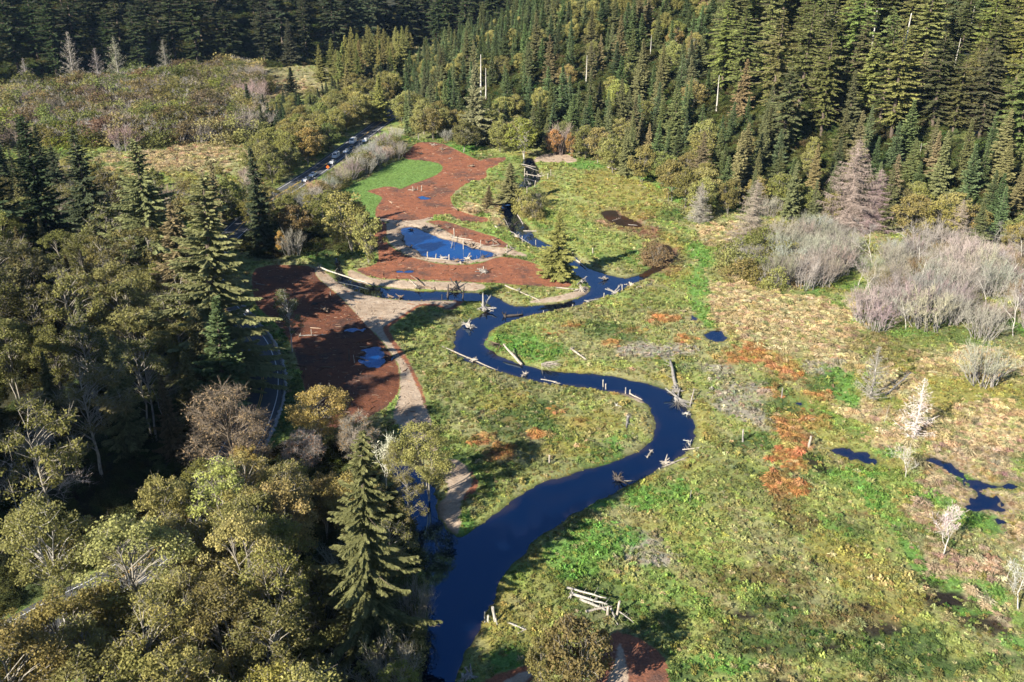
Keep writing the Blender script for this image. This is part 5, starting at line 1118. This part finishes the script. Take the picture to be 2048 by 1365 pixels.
post(1233, 1230, 1202, .55, 'upright pale post at the right end of the log pile', 'pale', .15); post(1215, 1233, 1212, .6, 'short thick post in front of the log pile', 'pale')
log(1014, 1250, 1050, 1262, .4, 'curved pale log on the grass near the bottom-edge alder', 0, 'white'); log(1052, 1262, 1036, 1272, .22, 'thin forked branch below the curved pale log', 0, 'pale')
post(991, 1243, 1216, .75, 'thick white post leaning on the river bank near the bottom', 'white', -.22); post(970, 1243, 1222, .3, 'thin white post at the water edge near the bottom', 'white'); post(977, 1243, 1229, .55, 'short white stump between two posts on the bank near the bottom', 'white'); post(996, 1252, 1241, .35, 'small leaning white stub below the thick white post', 'white', -.3)
stump(938, 1358, 1.3, 'dark root mass at the bottom edge beside the river', 'grey'); post(926, 1362, 1347, .6, 'pale stump at the bottom edge beside the river', 'white')
stump(1210, 557, 1.1, 'root wad standing alone in the river above the bend', 'pale'); stump(1164, 566, 1.5, 'grey pile of roots on the point of land at the river', 'grey'); stump(1163, 582, 1.3, 'root wad at the end of the thin log on the gravel point', 'pale')
stump(1232, 586, 1.4, 'jam of branches against the outer bank of the upper bend', 'grey', logs=5); stump(1262, 571, 1.1, 'tangle of pale roots on the bank by the backwater mouth', 'pale')
stump(968, 620, 2.2, 'large pale heap of roots on the left river bank', 'grey', logs=3); stump(937, 652, 1.8, 'round root plate half out of the water at the left bank', 'grey', logs=0); stump(946, 719, 1.0, 'small root wad on the longest pale log', 'pale')
stump(1236, 957, 1.2, 'dark root wad with pale arms standing in the near river', 'dark'); stump(1330, 925, 1.1, 'root wad against the outer bank below the big bend', 'pale', logs=3); stump(1050, 748, .9, 'pale stump standing in the water below the tight bend', 'pale', logs=1)
stump(1116, 765, .7, 'small pale stump at the left bank below the tight bend', 'pale', logs=1); stump(1376, 826, .9, 'pale rounded stump at the outer edge of the big bend', 'white', logs=0); stump(1380, 886, .8, 'small white stump at the outer bank below the big bend', 'white', logs=1)
stump(1176, 603, 1.1, 'leaning grey root wad at the bank of the upper bend', 'grey', logs=1); stump(1355, 798, 1.7, 'mass of grey roots at the foot of the big leaning log', 'grey', logs=2); stump(1037, 582, .7, 'small root wad on the long pale log on the grassy point', 'grey', logs=0)
brush(1083, 728, 5.0, 'fan of grey brush trailing into the water below the tight bend', 'pale', -.75); brush(1355, 800, 4.0, 'fan of grey branches hanging into the big bend', 'grey', -1.3); brush(1000, 690, 4.0, 'dark brush heap in the shade at the inside of the tight bend', 'brown', -2.4)
for u, v, vt, d, lab in ((1245, 580, 567, .5, 'pale post on the outer bank of the upper bend'), (1208, 597, 586, .45, 'short leaning post at the outer bank of the upper bend'), (1087, 628, 621, .4, 'short white post on the right bank above the tight bend'), (1145, 612, 606, .4, 'short pale post by the bank sticks above the tight bend'),
                       (1207, 770, 756, .45, 'taller of two white posts in the river before the meander island'), (1212, 775, 764, .45, 'shorter of two white posts in the river before the meander island'), (1251, 784, 772, .4, 'left of two pale stubs on the tip of the meander island'), (1260, 785, 776, .5, 'right of two pale stubs on the tip of the meander island'),
                       (1098, 930, 913, .5, 'forked white post on the shaded side of the meander island'), (1562, 799, 778, .45, 'grey post standing among the orange marsh plants'), (1486, 884, 859, .5, 'grey post in the green marsh below the big bend'), (1616, 898, 874, .75, 'thick pale post with a long shadow beside the orange patch'),
                       (1380, 1004, 982, .2, 'thin grey stick standing in the near marsh'), (1186, 507, 496, .5, 'white post on the grass beside the upper river'), (661, 592, 582, .3, 'thin post at the upper edge of the shaded mulch'), (624, 673, 660, .25, 'thin stake beside a fallen log in the shaded mulch'), (698, 722, 698, .4, 'tall dark stake in the shaded mulch near the puddle'),
                       (709, 726, 710, .3, 'leaning stake beside the broad puddle in the shaded mulch'), (895, 592, 566, .7, 'thick dark post in the side channel'), (925, 595, 570, .55, 'thin dark post in the side channel near its mouth'), (884, 597, 586, .4, 'short dark post in the side channel'),
                       (909, 476, 457, .6, 'tall pale post at the top right of the blue pond'), (927, 496, 477, .45, 'pale post at the right shore of the blue pond'), (960, 494, 480, .45, 'pale post near the right end of the blue pond'), (855, 513, 502, .55, 'left of the three posts on the near shore of the pond'), (871, 516, 507, .5, 'middle of the three posts on the near shore of the pond'), (898, 521, 509, .55, 'right of the three posts on the near shore of the pond'),
                       (968, 544, 534, .6, 'pale stub on the sunlit mulch below the pond'), (960, 544, 537, .5, 'shorter pale stub on the sunlit mulch below the pond'), (826, 383, 374, .5, 'pale stub rising from the log jam on the upper mulch'), (843, 382, 372, .6, 'thicker pale stub at the right end of the log jam on the upper mulch'), (835, 381, 374, .3, 'thin stub in the log jam on the upper mulch'),
                       (1049, 350, 335, .5, 'left white post in the head of the river'), (1055, 350, 341, .5, 'right white post in the head of the river'), (1095, 360, 348, .5, 'white post on the green bank at the head of the river'), (1102, 352, 339, .35, 'thin white post on the green bank at the head of the river'), (1070, 374, 362, .5, 'white post at the bank of the upper river'), (1054, 388, 374, .5, 'forked white post below the head of the river'), (1045, 483, 472, .4, 'thin post at the bank of the blue upper reach'), (1072, 487, 478, .4, 'small post below the blue upper reach'), (1014, 503, 491, .5, 'post at the outlet of the pond')):
    post(u, v, vt, d, lab, 'dark' if 'dark' in lab else 'grey' if 'grey' in lab else 'pale', g.normal(0, .08))
log(990, 454, 1036, 475, .6, 'long pale log along the left bank of the blue upper reach'); log(1004, 432, 1020, 453, .35, 'thin grey log at the head of the blue upper reach', 0, 'grey'); log(1035, 428, 1049, 447, .45, 'pale log on the right bank of the blue upper reach'); log(1047, 460, 1076, 463, .4, 'branchy pale log reaching over the blue upper reach', 0, 'pale', knots=9); log(1030, 447, 1037, 441, .4, 'dark snag floating in the blue upper reach', .5, 'dark'); log(1020, 462, 1062, 492, .4, 'grey log on the grass left of the blue upper reach', 0, 'grey')
log(1043, 328, 1072, 333, .38, 'white log across the head of the river'); log(1049, 350, 1084, 357, .42, 'long white log bridging the river below its head', 0, 'pale', lift=.8, lift1=.8); log(1050, 331, 1078, 342, .25, 'thin white log near the head of the river'); log(1066, 352, 1088, 345, .35, 'thin pale log over the dark water at the river head'); stump(1080, 352, 1.0, 'pale heap of branches at the bank by the river head', 'pale', logs=4); stump(1060, 368, .9, 'small root wad in the dark upper river', 'grey')
log(905, 475, 946, 481, .55, 'pale log along the right shore of the pond', .8); log(957, 496, 1002, 491, .5, 'long log at the right end of the pond', 0, 'pale'); log(973, 486, 997, 478, .45, 'slanting log over the mulch at the pond end', .9, 'brown'); log(854, 460, 897, 449, .5, 'brown log across the top shore of the pond', 0, 'brown'); log(846, 517, 912, 520, .5, 'long pale log on the near shore of the pond', 0, 'pale', knots=8); log(921, 527, 968, 517, .45, 'slanting pale log at the near right shore of the pond', .8); log(903, 494, 907, 479, .3, 'dead white tree standing in the pond', 0, 'white', lift1=1.5, knots=9); log(1012, 506, 1034, 495, .4, 'branchy log at the outlet of the pond', .6)
log(816, 381, 835, 381, .5, 'pale log of the log jam on the upper mulch'); log(639, 541, 749, 572, .55, 'long white log across the end of the side channel', 1.0, 'white', lift=.9, lift1=.6, knots=3); log(600, 673, 652, 671, .4, 'grey log lying in the shaded mulch', .8, 'grey'); log(712, 714, 738, 722, .35, 'dark log reaching the broad puddle', 0, 'brown'); log(822, 559, 855, 577, .4, 'crossed brown log on the sandy bank of the side channel', 0, 'brown', lift=1.0); log(834, 575, 818, 560, .4, 'second crossed log on the sandy bank of the side channel', .9, 'pale'); log(900, 566, 925, 585, .4, 'dark log leaning across the side channel', 0, 'dark', lift=1.2); log(922, 570, 893, 588, .4, 'second dark log leaning across the side channel', 0, 'dark', lift=1.2); log(512, 569, 530, 571, .35, 'pale log at the left edge of the shaded mulch', 0, 'grey')
log(1225, 440, 1243, 435, .25, 'thin white stick over the dark pool'); log(1256, 448, 1275, 450, .3, 'thin grey stick at the end of the dark pool', 0, 'grey'); log(1768, 792, 1818, 764, .5, 'long fallen grey trunk leaning beside the bleached dead conifer', 0, 'grey', lift1=2.2, knots=16); log(1735, 800, 1752, 812, .5, 'broken grey trunk at the foot of the grey dead conifer', .9, 'grey')
log(1215, 335, 1250, 345, .5, 'pale fallen tree at the top edge of the meadow', 0, 'pale', knots=14)
for u, v, R, c_, lab in ((943, 334, 1.3, 'brown', 'root wad with splayed logs on the upper mulch'), (868, 292, 1.1, 'pale', 'heap of pale roots at the top of the mulch field'), (884, 301, 1.3, 'brown', 'dark root heap at the top of the mulch field'), (843, 309, 1.0, 'dark', 'dark stump in the shade at the top of the mulch field'), (648, 624, 1.4, 'brown', 'brown root wad in the shaded mulch'), (630, 610, .9, 'dark', 'small dark stump in the shaded mulch'), (640, 540, 1.2, 'grey', 'grey roots at the upper end of the long white log'),
                       (836, 514, 1.0, 'brown', 'stump at the near left shore of the pond'), (884, 517, 1.0, 'grey', 'grey stump between posts on the near shore of the pond'), (913, 521, 1.0, 'brown', 'brown root wad at the near shore of the pond'), (965, 516, 1.1, 'dark', 'dark stump at the near right shore of the pond'), (936, 518, 1.5, 'pale', 'pale spiky heap of branches at the near shore of the pond'), (989, 512, .9, 'grey', 'stump at the right end of the pond'), (874, 455, .9, 'brown', 'brown root wad on the top shore of the pond'), (896, 457, .9, 'brown', 'root wad right of the top shore of the pond'), (850, 455, .8, 'dark', 'dark roots on the top shore of the pond'), (822, 459, .9, 'dark', 'dark roots at the top left corner of the pond'), (795, 452, .8, 'brown', 'brown roots on the sand left of the pond'), (945, 492, 1.0, 'brown', 'heap of roots on the right shore of the pond'), (930, 487, .8, 'dark', 'dark roots at the right shore of the pond'), (990, 486, 1.2, 'brown', 'fan of brown roots at the pond end'), (806, 482, .8, 'dark', 'dark roots at the left shore of the pond'), (822, 494, .8, 'dark', 'dark roots at the lower left shore of the pond'),
                       (968, 546, 1.3, 'grey', 'grey stump heap on the sunlit mulch below the pond'), (780, 592, .9, 'brown', 'brown roots on the south shore of the side channel'), (802, 592, .9, 'brown', 'pointed root heap on the south shore of the side channel'), (836, 577, .9, 'dark', 'dark roots in the side channel'), (910, 580, 1.4, 'dark', 'dark root jam in the side channel'), (1024, 500, 1.0, 'pale', 'pale roots near the outlet of the pond'), (1032, 474, 1.0, 'pale', 'pale roots on the bank of the blue upper reach'), (998, 452, .9, 'dark', 'dark stump left of the blue upper reach'), (1233, 813, .45, 'white', 'small white stump on the meander island'), (900, 318, .45, 'white', 'tiny white stump in the upper mulch'), (828, 381, .8, 'brown', 'brown roots in the log jam on the upper mulch')):
    stump(u, v, R, lab, c_)

# ------------------------------------------------------------------ road edge stones, sign, vehicles
o = bpy.data.objects.new('stone_edging', None); COL.objects.link(o); o['label'] = 'row of pale stones along the outer edge of the near road bend'; o['category'] = 'stone edging'
def stone_mesh(seed):
    q = np.random.default_rng(seed); T = MB(); t = np.linspace(0, 1, 5); T.tube(np.stack([t * 0, t * 0, t * .55 - .1], 1), np.array([.30, .38, .36, .24, .05]), 7, 0, .5, jit=.5); return T.mesh('stone', [M_ROCK])
STM = [stone_mesh(k) for k in range(4)]
tt = np.gradient(ROAD, axis=0); tt /= np.linalg.norm(tt, axis=1)[:, None]; nn = np.stack([tt[:, 1], -tt[:, 0]], 1); E = ROAD + nn * 4.75
ru, rv, _ = px(E[:, 0], E[:, 1], 0 * E[:, 0]); seg = np.where((rv < 900) & (rv > 600) & (ru > 440))[0]; E = E[seg]
acc = np.concatenate([[0], np.cumsum(np.linalg.norm(np.diff(E, axis=0), axis=1))])
for k, s in enumerate(np.arange(0, acc[-1], .85)):
    x, y = np.interp(s, acc, E[:, 0]) + g.normal(0, .08), np.interp(s, acc, E[:, 1]) + g.normal(0, .08)
    q = link('stone', STM[k % 4], o, loc=(x, y, .02)); q.rotation_euler = (0, 0, g.random() * 6.28); q.scale = (g.uniform(.8, 1.4),) * 3
M_SIGN = paint('sign_back', (.45, .46, .47), .5, .3); M_ORANGE = paint('sign_orange', (.85, .18, .02), .5)
def boxes(name, bl, m, parent=None, bev=0):
    T = MB()
    for (cx, cy_, cz, sx, sy, sz) in bl:
        v = np.array([[a, b, c] for a in (-1, 1) for b in (-1, 1) for c in (-1, 1)]) * [sx / 2, sy / 2, sz / 2] + [cx, cy_, cz]
        T.add(v, [[0, 1, 3, 2], [4, 6, 7, 5], [0, 4, 5, 1], [2, 3, 7, 6], [0, 2, 6, 4], [1, 5, 7, 3]])
    return link(name, T.mesh(name, [m]), parent)
x, y = flat([[102, 1262]])[0]; sg = bpy.data.objects.new('road_sign', None); COL.objects.link(sg); sg.location = (x, y, ground_z(x, y)[0]); sg.rotation_euler = (0, 0, -.5)
sg['label'] = 'pale road sign with a diamond above a small plate, in the dark hollow at left'; sg['category'] = 'road sign'
boxes('sign_post', [(0, 0, 1.2, .08, .08, 2.6)], M_SIGN, sg); d_ = boxes('diamond_plate', [(0, 0, 0, .8, .02, .8)], M_SIGN, sg); d_.rotation_euler = (0, math.pi / 4, 0); d_.location = (0, -.06, 2.4); boxes('small_plate', [(0, -.06, 1.55, .5, .02, .45)], M_SIGN, sg)
x, y = flat([[656, 341]])[0]; sg = bpy.data.objects.new('work_sign', None); COL.objects.link(sg); sg.location = (x, y, .06); sg.rotation_euler = (0, 0, .4)
sg['label'] = 'orange road work sign on a low stand beside the far road'; sg['category'] = 'road sign'
d_ = boxes('sign_panel', [(0, 0, 0, 1.05, .03, 1.05)], M_ORANGE, sg); d_.rotation_euler = (0, math.pi / 4, 0); d_.location = (0, 0, 1.25); boxes('sign_stand', [(0, .05, .35, .06, .06, .7), (0, .05, .05, 1.0, .06, .06), (0, .05, .05, .06, 1.0, .06)], M_SIGN, sg)
M_GLASS = paint('car_glass', (.015, .02, .025), .08); M_TYRE = paint('tyre', (.02, .02, .02), .9); M_LAMP = paint('lamp_glass', (.7, .7, .7), .15)
PAINTS = {k: paint('paint_' + k, c_, .28, 0, .6) for k, c_ in dict(white=(.75, .75, .74), dark=(.03, .035, .045), red=(.30, .05, .04), silver=(.45, .46, .48)).items()}
def extrude(name, prof, w, m, parent, inset=0.0):
    """a car body: side outline (x, z) swept across the width, the sides drawn in towards the top"""
    pr = np.array(prof, float); n = len(pr); zt = pr[:, 1].max(); T = MB(); hw = w / 2 - inset * np.clip((pr[:, 1] - .8) / max(zt - .8, .1), 0, 1)
    Vl = np.stack([pr[:, 0], -hw, pr[:, 1]], 1); Vr = np.stack([pr[:, 0], hw, pr[:, 1]], 1); V_ = np.vstack([Vl, Vr])
    Q = [[k, (k + 1) % n, (k + 1) % n + n, k + n] for k in range(n)]
    half = n // 2
    for k in range(half - 1):
        a, b, c_, d = k, k + 1, n - 2 - k, n - 1 - k
        if c_ > b: Q.append([a, d, c_, b]); Q.append([a + n, b + n, c_ + n, d + n])
    T.add(V_, Q); return link(name, T.mesh(name, [m]), parent)
def car(u, v, du, dv, kind, col, label):
    a, b = flat([[u, v]])[0], flat([[u + du, v + dv]])[0]; r = bpy.data.objects.new('parked_car', None); COL.objects.link(r)
    i = int(np.argmin(((ROAD - a) ** 2).sum(1))); dr = ROAD[min(i + 1, len(ROAD) - 1)] - ROAD[max(i - 1, 0)]
    r.location = (a[0], a[1], .055); r.rotation_euler = (0, 0, math.atan2(-dr[1], -dr[0]))
    r['label'] = label; r['category'] = 'car' if kind != 'van' else 'van'; r['group'] = 'vehicles on the far road'; m = PAINTS[col]
    if kind == 'van':
        extrude('body', [(-2.6, .35), (-2.65, 1.0), (-2.6, 2.05), (-2.3, 2.25), (1.1, 2.25), (1.9, 1.35), (2.55, 1.1), (2.65, .7), (2.6, .35)][::1], 2.0, m, r, .12); win = [(1.52, 0, 1.82, .04, 1.55, .75)]; side = [(.55, 0, 1.75, 1.0, 1.86, .5)]; wx = 1.65
    else:
        extrude('body', [(-2.2, .3), (-2.25, .75), (-2.1, .98), (-1.2, 1.02), (1.0, 1.0), (2.1, .84), (2.25, .6), (2.2, .3)], 1.8, m, r, .05); extrude('cabin', [(-1.65, 1.0), (-1.1, 1.48), (.15, 1.50), (.95, 1.0)], 1.6, m, r, .28); win = [(.58, 0, 1.27, .04, 1.25, .46)]; side = [(-.45, 0, 1.26, 1.35, 1.42, .34)]; wx = 1.4
    w1 = boxes('windscreen', [(0, 0, 0, .05, win[0][4], win[0][5])], M_GLASS, r); w1.location = (win[0][0] + .06, 0, win[0][2]); w1.rotation_euler = (0, -.85, 0)
    boxes('side_window', side, M_GLASS, r)
    for sx in (-1, 1):
        for sy in (-1, 1):
            T = MB(); T.tube([[0, -.11, 0], [0, .11, 0]], [.34, .34], 12, 0, .5, cap=True); q = link('wheel', T.mesh('wheel', [M_TYRE]), r); q.location = (sx * wx, sy * .82, .34)
    for sy in (-1, 1):
        q = boxes('headlight', [(0, 0, 0, .06, .35, .16)], M_LAMP, r); q.location = (wx + .82, sy * .62, .72)
car(706, 287, 1, 0, 'van', 'white', 'white van farthest along the far road, facing the camera'); car(693, 306, 1, 0, 'car', 'white', 'small white car with a clear road around it on the far road'); car(704, 299, 1, 0, 'car', 'dark', 'dark car between two white vehicles on the far road')
car(672, 316, 1, 0, 'van', 'white', 'white van half hidden by twigs on the far road'); car(665, 328, 1, 0, 'car', 'silver', 'silver car behind the leafless shrubs on the far road'); car(626, 353, 1, 0, 'car', 'white', 'white car nearest the orange sign on the sunlit far road'); car(612, 363, 1, 0, 'car', 'silver', 'dull silver car at the near end of the sunlit far road'); car(731, 284, 1, 0, 'car', 'white', 'white car at the right kerb of the far road beside alders')


# ------------------------------------------------------------------ the air
def air():
    m, n, l = mat('air'); v = N(n, 'ShaderNodeVolumePrincipled'); v.inputs['Color'].default_value = (.40, .62, 1.0, 1); v.inputs['Density'].default_value = .000022; v.inputs['Anisotropy'].default_value = 0.0
    o = N(n, 'ShaderNodeOutputMaterial'); l.new(v.outputs[0], o.inputs['Volume']); return m
hb = boxes('haze', [(100, 1000, 106, 2700, 2500, 220)], air())
hb['kind'] = 'stuff'; hb['label'] = 'thin blue autumn haze over the valley'
